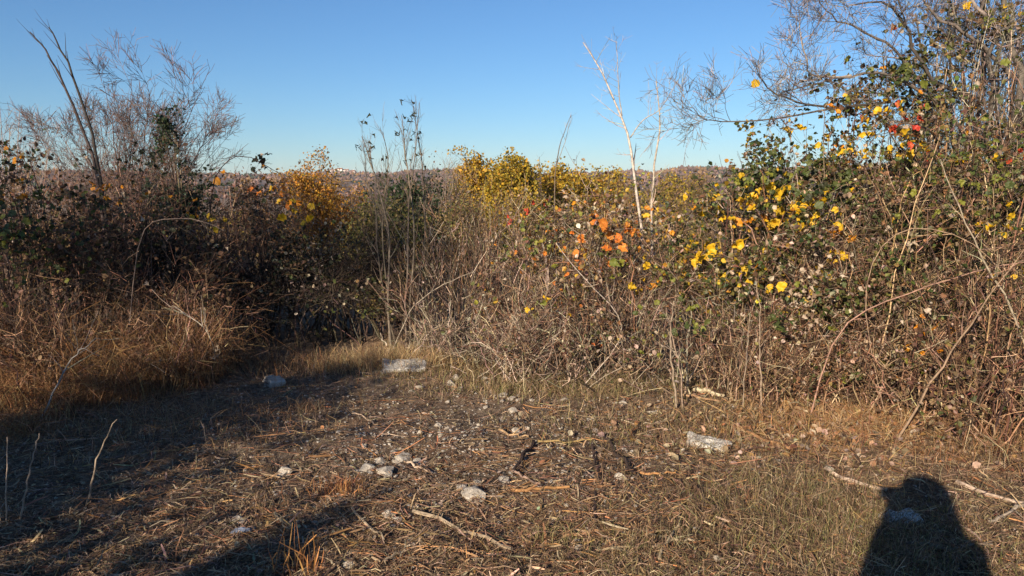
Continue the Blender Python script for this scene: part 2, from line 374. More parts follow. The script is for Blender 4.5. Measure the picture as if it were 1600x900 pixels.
def small_tree(name, label, cat, px, py_top, y, wpx, cols, n=3200, leaf=.085, base_h=.25, group=None, twigcol=(.12, .085, .065), clumps=16):
    top = pt(px, py_top, y); x = top[0]; z0 = float(g(x, y)); h = top[2] - z0; w = wpx / FPX * y / 2
    t = thing(name, label, cat, (x, y, z0), group)
    K = 7; m = 7
    b = np.array([x, y, z0 - .05]); tips = np.stack([x + w * .8 * rng.normal(size=m) * .6, y + w * .6 * rng.normal(size=m), z0 + h * rng.uniform(.75, .98, m)], 1)
    tt = np.linspace(0, 1, K)[None, :, None]; P = b + (tips[:, None] - b) * tt; P[:, 1:-1, :2] += .06 * rng.normal(size=(m, K - 2, 2)); P[:, 0, :2] += .08 * rng.normal(size=(m, 2))
    R = .022 * np.linspace(1, .3, K)[None] * np.ones((m, 1)) * h / 3
    G = Geo(); G.tubes(P, R, jit(twigcol, m), 4); G.build('trunk', M_BARK, t)
    P2, R2 = grow(P, R, 14, (.25, 1), h * .28, .6, 4, .4, .12, rmin=.003); P3, R3 = grow(P2, R2, 5, (.3, 1), h * .14, .6, 3, .3, .1, rmin=.002)
    G = Geo(); G.tubes(P2, R2, jit(twigcol, len(P2))); G.tubes(P3, R3, jit(twigcol, len(P3))); G.build('twigs', M_TWIG, t, kind='stuff')
    zc = z0 + h * (base_h + (1 - base_h) / 2)
    L = crown_pts(n, (x, y, zc), w, w * .9, h * (1 - base_h) / 2 * .95, clumps)
    tip = P3[:, -1]; L = np.concatenate([L, tip[rng.integers(0, len(tip), n // 3)] + .06 * rng.normal(size=(n // 3, 3))])
    L = L[L[:, 2] > z0 + .1]
    G = Geo(); G.leaves(L, leaf * rng.uniform(.6, 1.3, len(L)), jit(cols, len(L), .22, .06), False); G.build('crown', M_FAR, t, kind='stuff')
    return t
YEL = [(.52, .29, .03), (.42, .25, .03), (.32, .21, .035), (.54, .33, .04), (.24, .18, .05)]
YELB = [(.42, .30, .04), (.34, .24, .05), (.46, .30, .04), (.25, .20, .045)]
ORA = [(.50, .25, .035), (.44, .20, .035), (.34, .17, .045), (.54, .32, .05), (.22, .13, .05)]
OLV = [(.10, .10, .03), (.15, .13, .04), (.07, .08, .028), (.20, .15, .05)]
DGR = [(.025, .045, .022), (.04, .06, .028), (.05, .065, .03)]
BRN = [(.24, .15, .075), (.18, .115, .065), (.30, .20, .085), (.15, .12, .05)]
small_tree('yellow_tree', 'golden yellow young tree, left of the pair on the skyline', 'tree', 741, 247, 30, 62, YEL, 8500, .10)
small_tree('yellow_tree', 'broad bright yellow young tree, right of the pair on the skyline', 'tree', 797, 249, 28, 82, [(.46, .28, .03), (.36, .25, .035), (.42, .30, .04), (.22, .18, .045)], 11000, .10, clumps=24)
small_tree('yellow_tree', 'rounded yellow tree just right of the bright skyline pair', 'tree', 872, 263, 31, 80, YELB + YEL[:2], 9500, .10)
small_tree('yellow_tree', 'dull yellow tree left of the pale forked sapling', 'tree', 940, 270, 32, 85, YELB + YEL[1:2], 9000, .10)
small_tree('yellow_shrub', 'low yellowish shrub behind the pale forked sapling', 'shrub', 1010, 288, 30, 80, YELB + BRN, 3000)
small_tree('yellow_tree', 'soft yellow brown tree furthest right below the hill', 'tree', 1055, 279, 34, 70, YELB + BRN[:2], 6000, .10)
small_tree('yellow_tree', 'small greenish yellow tree between the rounded and the dull yellow trees', 'tree', 905, 276, 36, 55, YELB + OLV[:2], 5000, .10)
small_tree('brown_shrub', 'tan shrub below the right-hand hill', 'shrub', 1085, 285, 26, 70, BRN + YELB[:1], 2600)
small_tree('orange_shrub', 'orange leaved shrub standing left of the dark-leaved saplings', 'shrub', 494, 262, 17, 105, ORA, 11000, .05)
small_tree('orange_shrub', 'small rusty orange shrub right of the big orange one', 'shrub', 566, 296, 17, 60, [(.42, .19, .04), (.35, .2, .06), (.45, .26, .06)], 1500, .05)
small_tree('brown_shrub', 'olive brown shrub in front of the left yellow tree', 'shrub', 715, 288, 22, 80, BRN + OLV + YELB[:1], 3000, .06)
small_tree('evergreen_shrub', 'dark green shrub behind the upright bare stems', 'shrub', 648, 283, 13, 95, DGR, 4500, .05)
small_tree('olive_shrub', 'olive green shrub left of the dark green shrub in the middle', 'shrub', 600, 312, 11, 120, OLV, 4500, .045)
small_tree('olive_shrub', 'dull olive shrub right of the dark green shrub in the middle', 'shrub', 730, 322, 12, 130, OLV + BRN, 4500, .045)
small_tree('bare_shrub', 'purple grey leafless shrub behind the small orange shrub', 'shrub', 590, 272, 16, 75, [(.13, .10, .10)], 150, .05)
small_tree('bare_shrub', 'grey leafless shrub left of the yellow skyline pair', 'shrub', 690, 238, 16, 70, [(.22, .16, .12)], 120, .05, twigcol=(.2, .16, .13))
small_tree('brown_shrub', 'rust brown bush behind the left bramble bank', 'shrub', 415, 280, 15, 120, [(.22, .11, .06), (.15, .09, .06), (.3, .16, .06)], 3000, .05)
small_tree('brown_shrub', 'yellow brown shrub in front of the broad yellow tree', 'shrub', 830, 305, 20, 110, YELB + BRN, 3000, .06)

# one mass of distant scrub filling the slope beyond
G = Geo(); G2 = Geo()
for k in range(230):
    y = 13 + 130 * rng.uniform() ** 1.6; x = rng.uniform(-.95, .95) * y; z0 = float(g(x, y))
    w = rng.uniform(.5, 1.3) * (1 + y / 90); hh = rng.uniform(.7, 1.5) * (1 + y / 90)
    pal = [BRN, BRN, OLV, YELB, [(.17, .12, .11), (.13, .1, .09)], BRN][rng.integers(0, 6)]
    nn = int(260 if y > 40 else 420)
    L = crown_pts(nn, (x, y, z0 + hh * .5), w, w, hh * .6, 8, .4); L = L[L[:, 2] > z0]
    G.leaves(L, rng.uniform(.06, .13, len(L)) * (1 + y / 50), jit(pal, len(L), .25, .06), False)
    if y < 26:
        S, R = stems((x, y), w, w, hh * 1.25, 14, 4, r0=.006); G2.tubes(S, R, jit((.16, .12, .095), 14)); S2, R2 = grow(S, R, 5, (.4, 1), .35, .6, 3, .3, rmin=.003); G2.tubes(S2, R2, jit((.16, .12, .1), len(S2)))
o = G.build('scrub_foliage', M_FAR, kind='stuff'); o['label'] = 'brown and olive scrub covering the slope beyond the thicket'; o['category'] = 'scrub'
o = G2.build('scrub_twigs', M_TWIG, kind='stuff'); o['label'] = 'bare twigs of the scrub on the slope beyond the thicket'; o['category'] = 'scrub'

# ------------------------------------------------------------------ single large leaves (shared meshes)
def leaf_mesh(shape, colname):
    seed = shape; shape = [0, 1, 2, 3, 0, 1, 2][shape]; n = 9; t = np.linspace(0, 1, n)
    wid = {0: np.sin(np.pi * t ** .72) ** .8 * .46, 1: np.sin(np.pi * t ** .6) ** .75 * .40, 2: np.sin(np.pi * t ** .85) ** .7 * .5, 3: np.sin(np.pi * t ** .65) * .30}[shape]
    curl = [.25, .5, .12, .9][shape]; fold = [.18, .35, .1, .5][shape]
    r = np.random.default_rng(seed * 5 + 1); V = []; F = []
    sr = 1 + .12 * (np.arange(n) % 2 * 2 - 1)
    lob = r.uniform(.72, 1.18, (n, 2))
    for i in range(n):
        z = curl * (t[i] - .3) ** 2 - .1 + .07 * r.normal()
        for s in (-1, -.5, 0, .5, 1): V.append((s * wid[i] * (sr[i] if abs(s) == 1 else 1) * lob[i, int(s > 0)], t[i], z * (-1) + fold * abs(s) * wid[i] + .06 * r.normal()))
    for i in range(n - 1):
        for k in range(4): F.append((i * 5 + k, i * 5 + k + 1, i * 5 + k + 6, i * 5 + k + 5))
    b = len(V)                                     # petiole
    for (y, z) in ((-.45, .05), (0.02, 0)):
        for a in range(3): V.append((.018 * math.cos(a * 2.09), y, z + .018 * math.sin(a * 2.09)))
    for a in range(3): F.append((b + a, b + (a + 1) % 3, b + 3 + (a + 1) % 3, b + 3 + a))
    me = bpy.data.meshes.new('leaf'); me.from_pydata(V, [], F); me.materials.append(M_LEAFC[colname])
    for p in me.polygons: p.use_smooth = True
    me.update(); return me
LEAVES = {(s, c): leaf_mesh(s, c) for s in range(7) for c in LEAFCOL}

def put_leaf(parent, p, size, colname, face=.68, shape=None):
    if shape is None: shape = int(rng.choice([0, 1, 2, 4, 5, 6])) if colname not in ('pale', 'brown') else int(rng.choice([1, 3, 3, 3]))
    o = bpy.data.objects.new('leaf', LEAVES[(shape, colname)]); COL.objects.link(o); o.parent = parent
    if colname in ('pale', 'brown'): face = .35; size *= .85
    nvec = nrm(np.array([-.35, -.7, .45]) * face + .55 * rng.normal(size=3))       # leaves turn to the light
    d = nrm(np.cross(nvec, nrm(rng.normal(size=3)))); d = d if d[2] < .3 else -d; x = np.cross(d, nvec)
    m = Matrix(((x[0], d[0], nvec[0]), (x[1], d[1], nvec[1]), (x[2], d[2], nvec[2])))
    o.rotation_euler = m.to_euler(); o.scale = (size * rng.uniform(.7, 1.1), size, size * rng.uniform(.9, 1.8))
    q = np.asarray(p) - np.asarray(parent.location) + d * size * .4; o.location = tuple(q); return o

def front_tips(T, cell=9, depth=.45):
    """tips that are within reach of the outer, light-facing surface of a bush"""
    px, py, f = proj(T); key = (px // cell).astype(int) * 4000 + (py // cell).astype(int)
    order = np.argsort(f); ks, first = np.unique(key[order], return_index=True)
    m = dict(zip(ks, f[order][first])); ok = np.array([f[i] < m[key[i]] + .05 for i in range(len(T))])
    return T[ok]

def hot_leaves(parent, T, spots, maxn=298):
    """spots: (px, py, sx, sy, count, colour, size)"""
    T = front_tips(T); px, py, f = proj(T); c = 0
    for (sx0, sy0, sx, sy, n, cn, sz) in spots:
        for _ in range(int(n * 1.8) if cn not in ('pale', 'green') else n):
            if c >= maxn: return
            a = sx0 + 1.3 * sx * rng.normal(); b = sy0 + 1.3 * sy * rng.normal(); k = int(np.argmin((px - a) ** 2 + (py - b) ** 2))
            cc = cn if isinstance(cn, str) else cn[int(rng.integers(0, len(cn)))]
            put_leaf(parent, T[k] + .035 * rng.normal(size=3) - np.array([0, .03, 0]), sz * .84 * rng.uniform(.5, 1.35), cc); c += 1

# ------------------------------------------------------------------ thickets
GREY = [(.46, .37, .275), (.30, .23, .165), (.19, .135, .095), (.38, .295, .215), (.10, .068, .048), (.06, .041, .03), (.14, .095, .065)]
REDB = [(.36, .225, .14), (.20, .098, .058), (.27, .15, .088), (.11, .055, .036), (.055, .033, .025), (.08, .045, .03)]
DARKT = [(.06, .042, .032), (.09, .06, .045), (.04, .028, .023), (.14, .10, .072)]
TAN = [(.50, .36, .225), (.38, .25, .145), (.28, .175, .10), (.18, .10, .055), (.08, .047, .03), (.05, .033, .024)]

def bush(name, label, cat, c, rx, ry, h, n1, n2, n3, tcol, ccol=None, r0=.006, up=.15, l2=.45, l3=.2, ang=.8, bow=.25, spread=.55, zmin=.5,
         leaf_n=0, leaf_cols=None, leaf_size=.035, spots=None, group=None, leaf_zmin=0., wob=.04):
    c = np.asarray(c, float); z0 = float(g(c[0], c[1])); t = thing(name, label, cat, (c[0], c[1], z0), group)
    P, R = stems(c, rx, ry, h, n1, 9, spread, bow, wob, zmin, r0)
    G = Geo(); G.tubes(P, R, jit(ccol or tcol, n1, .25), 4); G.build('canes', M_BARK, t, kind='stuff')
    P2, R2 = grow(P, R, n2, (.12, 1), l2, ang, 5, up, .16, .62, rmin=.0021); P3, R3 = grow(P2, R2, max(n3 - 3, 2), (.15, 1), l3 * 1.15, ang, 3, up, .2, .62, rmin=.0018)
    def hollow(P, f=3.2):
        q = P[:, P.shape[1] // 2]; v = vnoise(q[:, 0] * f + q[:, 1] * 1.3, q[:, 2] * f - q[:, 1] * 1.7, int(abs(c[0] * 10))) + .5 * vnoise(q[:, 0] * f * 2.3, q[:, 2] * f * 2.3 + q[:, 1] * 2, 77)
        return rng.uniform(size=len(P)) < np.clip(.62 + .85 * v, .10, 1)
    k2 = hollow(P2); P2, R2 = P2[k2], R2[k2]; k3 = hollow(P3); P3, R3 = P3[k3], R3[k3]
    P2[..., 2] = np.maximum(P2[..., 2], g(P2[..., 0], P2[..., 1]) + .004); P3[..., 2] = np.maximum(P3[..., 2], g(P3[..., 0], P3[..., 1]) + .004)
    G = Geo(); G.tubes(P2, R2, jit(tcol, len(P2), .3)); G.tubes(P3, R3, jit(tcol, len(P3), .35)); G.build('twigs', M_TWIG, t, kind='stuff')
    tips = np.concatenate([P3[:, -1], P3[:, 1], P2[:, -1], P2[:, 2]])
    if leaf_n:
        cand = tips[tips[:, 2] > z0 + leaf_zmin]; v = vnoise(cand[:, 0] * 4.1 + 3, cand[:, 2] * 4.1 + cand[:, 1] * 2, 91)
        cand = cand[rng.uniform(size=len(cand)) < np.clip(.35 + 1.0 * v, .04, 1) * np.clip(.25 + .9 * (cand[:, 2] - z0) / h, .2, 1)]; L = cand[rng.integers(0, len(cand), leaf_n)] + .025 * rng.normal(size=(leaf_n, 3))
        G = Geo(); G.leaves(L, leaf_size * rng.uniform(.5, 1.4, leaf_n), jit(leaf_cols, leaf_n, .3, .08)); G.build('foliage', M_LEAF, t, kind='stuff')
    if spots: hot_leaves(t, tips, spots)
    return t, P, tips

LG = [(.07, .10, .028), (.11, .14, .035), (.05, .07, .025), (.16, .16, .05)]
LP = [(.50, .39, .28), (.38, .27, .18), (.26, .165, .10), (.60, .49, .37)]
LB = [(.17, .095, .055), (.24, .14, .075), (.12, .065, .04)]
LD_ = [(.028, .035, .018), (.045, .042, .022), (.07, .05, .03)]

# right-hand hedge
bush('bare_thicket', 'dense grey leafless thicket right of the upright sapling stems', 'thicket', (-.32, 7.25), .80, .6, 1.55, 130, 9, 7, GREY + REDB + DARKT, None, .0045, .45, .5, .22, .5, .08, .8, .45,
     300, LP + LB, .03, [(770, 350, 20, 15, 5, 'pale', .045)])
bush('bramble_bush', 'bramble with orange leaves and grey tangled stems in the middle', 'bramble', (.72, 6.55), .88, .62, 1.5, 100, 10, 7, GREY + GREY + TAN + REDB, REDB + GREY, .006, .12, .5, .22, .8, .25, .7, .4,
     2400, OLV + LP + LB + LB + [(.5, .22, .04), (.5, .32, .04), (.55, .18, .04), (.3, .26, .05)], .036,
     [(835, 365, 30, 18, 26, ['green', 'lime'], .06), (865, 340, 35, 20, 26, 'pale', .05), (940, 358, 20, 10, 9, 'orange', .085), (980, 360, 12, 12, 7, 'orange', .09), (905, 400, 25, 15, 6, 'orange', .07),
      (970, 400, 25, 10, 8, ['lime', 'green'], .09), (1005, 405, 25, 18, 8, ['yellow', 'amber'], .075), (812, 300, 8, 9, 4, 'red', .06), (1040, 420, 12, 14, 5, 'lime', .07), (850, 470, 12, 6, 5, ['yellow', 'lime'], .06),
      (900, 370, 60, 30, 40, ['pale', 'brown'], .045), (960, 330, 60, 20, 26, ['pale', 'amber', 'brown'], .05), (1040, 330, 30, 20, 14, ['yellow', 'pale', 'lime'], .06), (930, 430, 70, 35, 20, ['brown', 'pale'], .045)])
bush('bramble_bush', 'tall bramble thick with bright yellow leaves', 'bramble', (2.02, 6.2), .85, .62, 1.75, 85, 10, 7, GREY + REDB + DARKT, REDB, .006, .12, .5, .22, .8, .25, .7, .4,
     6000, LG + LG + OLV + OLV + LP + LB + [(.58, .35, .03), (.5, .26, .03), (.56, .38, .03), (.34, .30, .05)], .038,
     [(1190, 312, 35, 12, 16, 'yellow', .085), (1225, 318, 22, 15, 12, 'yellow', .10), (1255, 330, 16, 8, 9, 'yellow', .10), (1160, 335, 30, 12, 8, ['amber', 'yellow'], .08), (1100, 385, 12, 6, 6, 'yellow', .09), (1125, 385, 6, 6, 3, 'yellow', .09),
      (1130, 417, 5, 5, 2, 'yellow', .09), (1202, 345, 5, 4, 3, 'amber', .08), (1300, 365, 12, 6, 4, 'amber', .08), (1298, 408, 8, 12, 5, 'yellow', .09), (1155, 432, 8, 8, 3, 'yellow', .07), (1175, 412, 5, 5, 2, 'amber', .07), (1218, 450, 6, 6, 3, 'yellow', .08),
      (1250, 285, 40, 16, 46, ['green', 'green', 'dark'], .07), (1180, 280, 30, 14, 24, ['green', 'lime'], .06), (1290, 280, 40, 18, 24, 'green', .06), (1180, 370, 60, 35, 44, ['pale', 'pale', 'brown'], .05), (1120, 345, 40, 25, 26, ['pale', 'lime', 'brown'], .05),
      (1215, 400, 14, 20, 8, 'lime', .08), (1270, 345, 30, 30, 16, 'green', .07)])
bush('bramble_bush', 'bramble hung with pale withered leaves above the cut debris', 'bramble', (2.38, 5.75), .58, .45, 1.35, 60, 10, 7, GREY + REDB, REDB, .006, .08, .45, .2, .8, .25, .75, .3,
     2200, LP + LB + LG + OLV, .034,
     [(1262, 490, 20, 30, 55, 'pale', .05), (1245, 465, 16, 12, 18, 'pale', .055), (1275, 560, 26, 22, 34, ['pale', 'brown', 'brown'], .045), (1300, 600, 40, 25, 30, ['pale', 'brown'], .045), (1232, 497, 8, 8, 3, 'green', .11), (1310, 560, 12, 18, 16, ['green', 'lime'], .07), (1140, 470, 30, 20, 16, 'pale', .05), (1310, 430, 20, 25, 16, ['pale', 'green'], .06), (1255, 430, 15, 15, 8, ['lime', 'pale'], .07)])
bush('bramble_bush', 'low leafy tangle of grey stems below the yellow-leaved bramble', 'bramble', (1.62, 5.85), .7, .4, .95, 60, 9, 6, GREY + TAN, GREY, .006, .1, .42, .2, .8, .22, .85, .35,
     700, LG + LP + LB, .034, [(1080, 490, 25, 12, 16, ['green', 'lime'], .06), (1100, 560, 40, 40, 16, ['brown', 'pale'], .045), (1000, 520, 40, 30, 12, ['lime', 'brown'], .05)])
bush('bramble_bush', 'tangle of dry brown canes at the right edge', 'bramble', (3.3, 5.55), .95, .7, 1.95, 110, 10, 7, TAN + REDB + DARKT, TAN, .006, .08, .55, .24, .85, .3, .75, .4,
     3800, LG + LB + OLV + LP[1:3], .036, [(1440, 350, 60, 50, 30, ['green', 'lime', 'brown'], .055), (1420, 560, 60, 20, 26, ['brown', 'lime', 'amber'], .06), (1405, 365, 10, 6, 6, 'pale', .08), (1430, 500, 8, 14, 7, 'pale', .07), (1555, 355, 12, 10, 5, 'yellow', .07), (1565, 290, 25, 25, 14, ['lime', 'green', 'yellow'], .06), (1480, 290, 50, 25, 20, ['brown', 'lime'], .05), (1540, 420, 15, 6, 3, 'yellow', .06)])
bush('bramble_bush', 'tall brown tangle directly below the big grey tree', 'bramble', (4.05, 6.3), 1.1, .6, 2.45, 80, 10, 7, TAN + GREY + DARKT, TAN, .007, .12, .55, .24, .85, .25, .75, .5, 4500, LG + LB + OLV + OLV + LP[:3], .040,
     [(1540, 260, 40, 30, 30, ['lime', 'brown', 'green'], .06), (1470, 270, 40, 25, 20, ['brown', 'pale', 'green'], .055), (1590, 240, 8, 6, 3, 'red', .09)])
bush('bramble_bush', 'tall dense tangle of grey twigs and small leaves under the spreading branches', 'bramble', (2.95, 6.75), .85, .55, 2.5, 85, 9, 7, GREY + DARKT + TAN, GREY, .007, .15, .5, .22, .8, .22, .7, .4, 6000, LG + LB + OLV + OLV + LP[:3], .040,
     [(1350, 260, 50, 40, 60, ['green', 'lime', 'yellow', 'brown'], .06), (1330, 170, 50, 30, 40, ['green', 'lime', 'brown', 'yellow'], .06)])
bush('bramble_bush', 'tallest dense tangle climbing the big grey tree to the top', 'bramble', (4.0, 6.75), 1.0, .55, 3.3, 125, 10, 6, GREY + DARKT + DARKT, GREY, .007, .15, .55, .24, .8, .2, .75, .55, 5000, LG + LB + OLV + OLV + LP[:3], .042,
     [(1500, 60, 60, 40, 26, ['lime', 'green', 'brown'], .07), (1560, 20, 40, 20, 14, ['lime', 'yellow'], .08), (1440, 150, 60, 40, 26, ['brown', 'green', 'red', 'amber'], .06), (1550, 200, 40, 40, 24, ['lime', 'brown'], .06)])
bush('dry_thicket', 'reddish brown thicket of dead stalks in the lower right corner', 'thicket', (3.45, 4.85), .75, .45, 1.15, 110, 8, 5, REDB + TAN, REDB, .006, .1, .42, .2, .8, .15, .95, .4,
     500, LB, .03)
bush('dry_thicket', 'sparse reddish stalks left of the lower right thicket', 'thicket', (2.75, 5.1), .55, .35, .65, 60, 7, 5, TAN + REDB, TAN, .005, .1, .35, .18, .8, .15, .95, .4, 500, LB + LP, .03)
bush('dry_thicket', 'dead brown stalks spilling forward at the right picture edge', 'thicket', (3.25, 4.45), .55, .28, .85, 90, 7, 5, REDB + TAN + DARKT, REDB, .005, .1, .36, .18, .8, .15, 1.0, .4, 600, LB + LP[1:3] + OLV, .034)

bush('dry_thicket', 'dead reddish tangle rising out of the dry grass at the left edge', 'thicket', (-3.9, 5.45), .9, .5, .8, 110, 8, 5, REDB + DARKT, REDB, .004, .1, .4, .18, .8, .15, .95, .4, 500, LB, .03)
bush('dry_thicket', 'dead tan tangle at the right end of the dry grass bank', 'thicket', (-2.75, 6.0), .6, .4, .7, 80, 8, 5, REDB + TAN, REDB, .004, .1, .4, .18, .8, .15, .95, .4, 400, LB, .03)
bush('bare_thicket', 'low fine grey tangle at the foot of the orange-leaved bramble', 'thicket', (.55, 6.05), .85, .3, .75, 150, 8, 5, GREY + REDB, GREY, .0032, .15, .34, .16, .75, .15, 1.0, .4, 500, LB + LP + OLV, .03)
bush('bare_thicket', 'low fine grey tangle in front of the grey leafless thicket', 'thicket', (-.35, 6.65), .6, .25, .6, 110, 8, 5, GREY, GREY, .003, .25, .3, .15, .65, .12, 1.0, .4, 200, LB + LP, .03)
bush('bare_thicket', 'low reddish tangle between the pale trunks and the debris', 'thicket', (2.0, 5.4), .6, .3, .6, 110, 8, 5, TAN + REDB, TAN, .0032, .15, .32, .16, .75, .15, 1.0, .4, 500, LB + LP + OLV, .03)
# climbing bramble with upper leaves
bush('bramble_bush', 'climbing bramble with scattered yellow leaves against the sky', 'bramble', (2.75, 6.5), 1.15, .6, 2.35, 46, 8, 6, GREY + DARKT, GREY, .006, .15, .55, .22, .75, .25, .55, .45,
     2200, LG + LD_ + OLV + LB, .038,
     [(1235, 207, 6, 6, 3, 'yellow', .10), (1200, 225, 5, 5, 2, 'lime', .10), (1380, 160, 10, 5, 4, 'yellow', .08), (1405, 235, 10, 12, 8, 'yellow', .09), (1325, 185, 15, 10, 6, ['yellow', 'amber'], .08), (1275, 200, 8, 6, 3, 'yellow', .08), (1325, 230, 20, 8, 7, ['yellow', 'amber'], .08),
      (1460, 220, 10, 8, 4, 'red', .08), (1425, 190, 18, 10, 6, ['red', 'brown'], .07), (1490, 230, 12, 8, 5, ['yellow', 'lime'], .08), (1350, 240, 60, 25, 40, ['brown', 'pale', 'green'], .05), (1250, 240, 50, 25, 30, ['dark', 'green', 'pale'], .05), (1150, 210, 30, 30, 16, ['dark', 'green'], .05), (1155, 190, 15, 12, 5, 'yellow', .07), (1460, 100, 60, 15, 14, ['lime', 'green'], .08), (1540, 190, 40, 20, 16, ['lime', 'brown'], .07)])

# left-hand hedge
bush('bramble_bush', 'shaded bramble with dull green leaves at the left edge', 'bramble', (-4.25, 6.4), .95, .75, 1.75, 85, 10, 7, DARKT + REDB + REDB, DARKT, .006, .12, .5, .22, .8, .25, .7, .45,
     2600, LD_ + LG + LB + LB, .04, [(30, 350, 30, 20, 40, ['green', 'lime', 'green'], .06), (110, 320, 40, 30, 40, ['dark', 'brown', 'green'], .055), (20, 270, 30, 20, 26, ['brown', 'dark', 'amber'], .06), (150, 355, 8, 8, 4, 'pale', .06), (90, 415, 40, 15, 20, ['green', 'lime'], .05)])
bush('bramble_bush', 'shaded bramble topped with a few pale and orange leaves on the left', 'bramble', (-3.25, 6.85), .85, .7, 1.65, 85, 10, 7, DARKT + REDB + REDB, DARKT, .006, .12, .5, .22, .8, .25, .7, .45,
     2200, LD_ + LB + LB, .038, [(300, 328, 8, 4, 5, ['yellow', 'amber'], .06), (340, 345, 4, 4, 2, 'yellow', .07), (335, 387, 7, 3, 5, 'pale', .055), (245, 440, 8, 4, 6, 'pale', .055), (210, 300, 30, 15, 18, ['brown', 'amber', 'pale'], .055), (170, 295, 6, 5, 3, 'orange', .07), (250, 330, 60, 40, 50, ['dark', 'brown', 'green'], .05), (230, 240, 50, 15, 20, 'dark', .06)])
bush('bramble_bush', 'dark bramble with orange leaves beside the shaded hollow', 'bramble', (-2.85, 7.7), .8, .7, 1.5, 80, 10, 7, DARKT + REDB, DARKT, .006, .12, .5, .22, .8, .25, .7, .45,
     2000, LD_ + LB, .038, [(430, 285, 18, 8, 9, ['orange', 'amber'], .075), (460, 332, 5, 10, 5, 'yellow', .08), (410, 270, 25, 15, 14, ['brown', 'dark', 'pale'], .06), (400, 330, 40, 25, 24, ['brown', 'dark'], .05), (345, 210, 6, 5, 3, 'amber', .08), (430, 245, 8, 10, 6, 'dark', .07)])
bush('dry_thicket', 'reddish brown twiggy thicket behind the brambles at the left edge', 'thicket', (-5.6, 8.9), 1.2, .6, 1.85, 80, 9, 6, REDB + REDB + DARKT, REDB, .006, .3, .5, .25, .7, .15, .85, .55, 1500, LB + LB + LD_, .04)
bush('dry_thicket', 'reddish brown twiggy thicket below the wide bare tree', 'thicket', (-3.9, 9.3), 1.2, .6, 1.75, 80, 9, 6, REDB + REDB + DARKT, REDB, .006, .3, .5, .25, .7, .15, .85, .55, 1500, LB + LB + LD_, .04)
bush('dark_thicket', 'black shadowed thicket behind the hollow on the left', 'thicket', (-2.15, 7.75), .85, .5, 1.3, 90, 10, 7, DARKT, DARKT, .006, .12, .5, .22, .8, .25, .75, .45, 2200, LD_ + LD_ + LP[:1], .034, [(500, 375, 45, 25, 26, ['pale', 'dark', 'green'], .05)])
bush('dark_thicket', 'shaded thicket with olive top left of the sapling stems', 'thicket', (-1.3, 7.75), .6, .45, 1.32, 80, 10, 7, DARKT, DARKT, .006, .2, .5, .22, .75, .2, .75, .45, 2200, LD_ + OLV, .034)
bush('evergreen_shrub', 'dark green dense-leaved shrub below the bare tree', 'shrub', (-3.45, 7.7), .42, .4, 1.95, 36, 10, 8, DARKT, DARKT, .008, .4, .35, .18, .6, .08, .5, .7, 6500, DGR, .03)
bush('bramble_bush', 'reddish bramble behind the grey thicket in the middle', 'bramble', (.1, 8.3), .9, .6, 1.35, 60, 9, 7, REDB + GREY, REDB, .006, .2, .5, .22, .7, .2, .75, .45, 900, LB + OLV, .034)
bush('olive_shrub', 'olive green leafy shrub behind the orange-leaved bramble', 'shrub', (1.4, 8.6), 1.1, .7, 1.4, 60, 9, 7, REDB + GREY, REDB, .006, .2, .5, .22, .7, .2, .75, .45, 1800, LB + OLV + YELB, .036)
bush('green_shrub', 'green leaved shrub rising behind the yellow-leaved bramble', 'shrub', (2.6, 7.3), .95, .6, 1.85, 60, 9, 7, DARKT + GREY, DARKT, .006, .2, .45, .2, .7, .2, .7, .6, 5500, LG + LG + OLV + DGR, .045)

# ------------------------------------------------------------------ bare trees and saplings
def bare_tree(name, label, mains, radii, levels, col, cat='tree', sides=6, group=None, rmin=.0014, noise=.012, taper=.25):
    """mains: list of key-point lists; levels: (n, trange, L, ang, K, up, wig, rr)"""
    b = np.asarray(mains[0][0]); t = thing(name, label, cat, b, group)
    K = 14; P = np.stack([poly_from(m, K) for m in mains]); P[:, 1:] += np.minimum(noise, .35 * np.asarray(radii) * noise / .012)[:, None, None] * rng.normal(size=(len(P), K - 1, 3))
    R = np.stack([np.linspace(r, max(r * taper, .0025), K) for r in radii])
    for k in range(len(P)):
        G = Geo(); G.tubes(P[k:k+1], R[k:k+1], jit(col, 1, .1, .02), sides); G.build('trunk' if k == 0 else 'stem', M_BARK, t, smooth=True)
    G = Geo(); A, B = P, R; last = None
    for li, (n, tr, L, ang, kk, up, wig, rr_) in enumerate(levels):
        A, B = grow(A, B, n, tr, L, ang, kk, up, wig, rr_, rmin=rmin)
        if li == 0 and len(A) <= 90:
            for k in range(len(A)):
                H = Geo(); H.tubes(A[k:k+1], B[k:k+1], jit(col, 1, .15), 4); H.build('branch', M_BARK, t)
        else: G.tubes(A, B, jit(col, len(A), .25), 4 if kk > 5 else 3)
        last = A
    if G.n: G.build('twigs', M_TWIG, t, kind='stuff')
    return t, last

def groundpt(px, y): p = pt(px, 500, y); return np.array([p[0], y, float(g(p[0], y)) - .04])
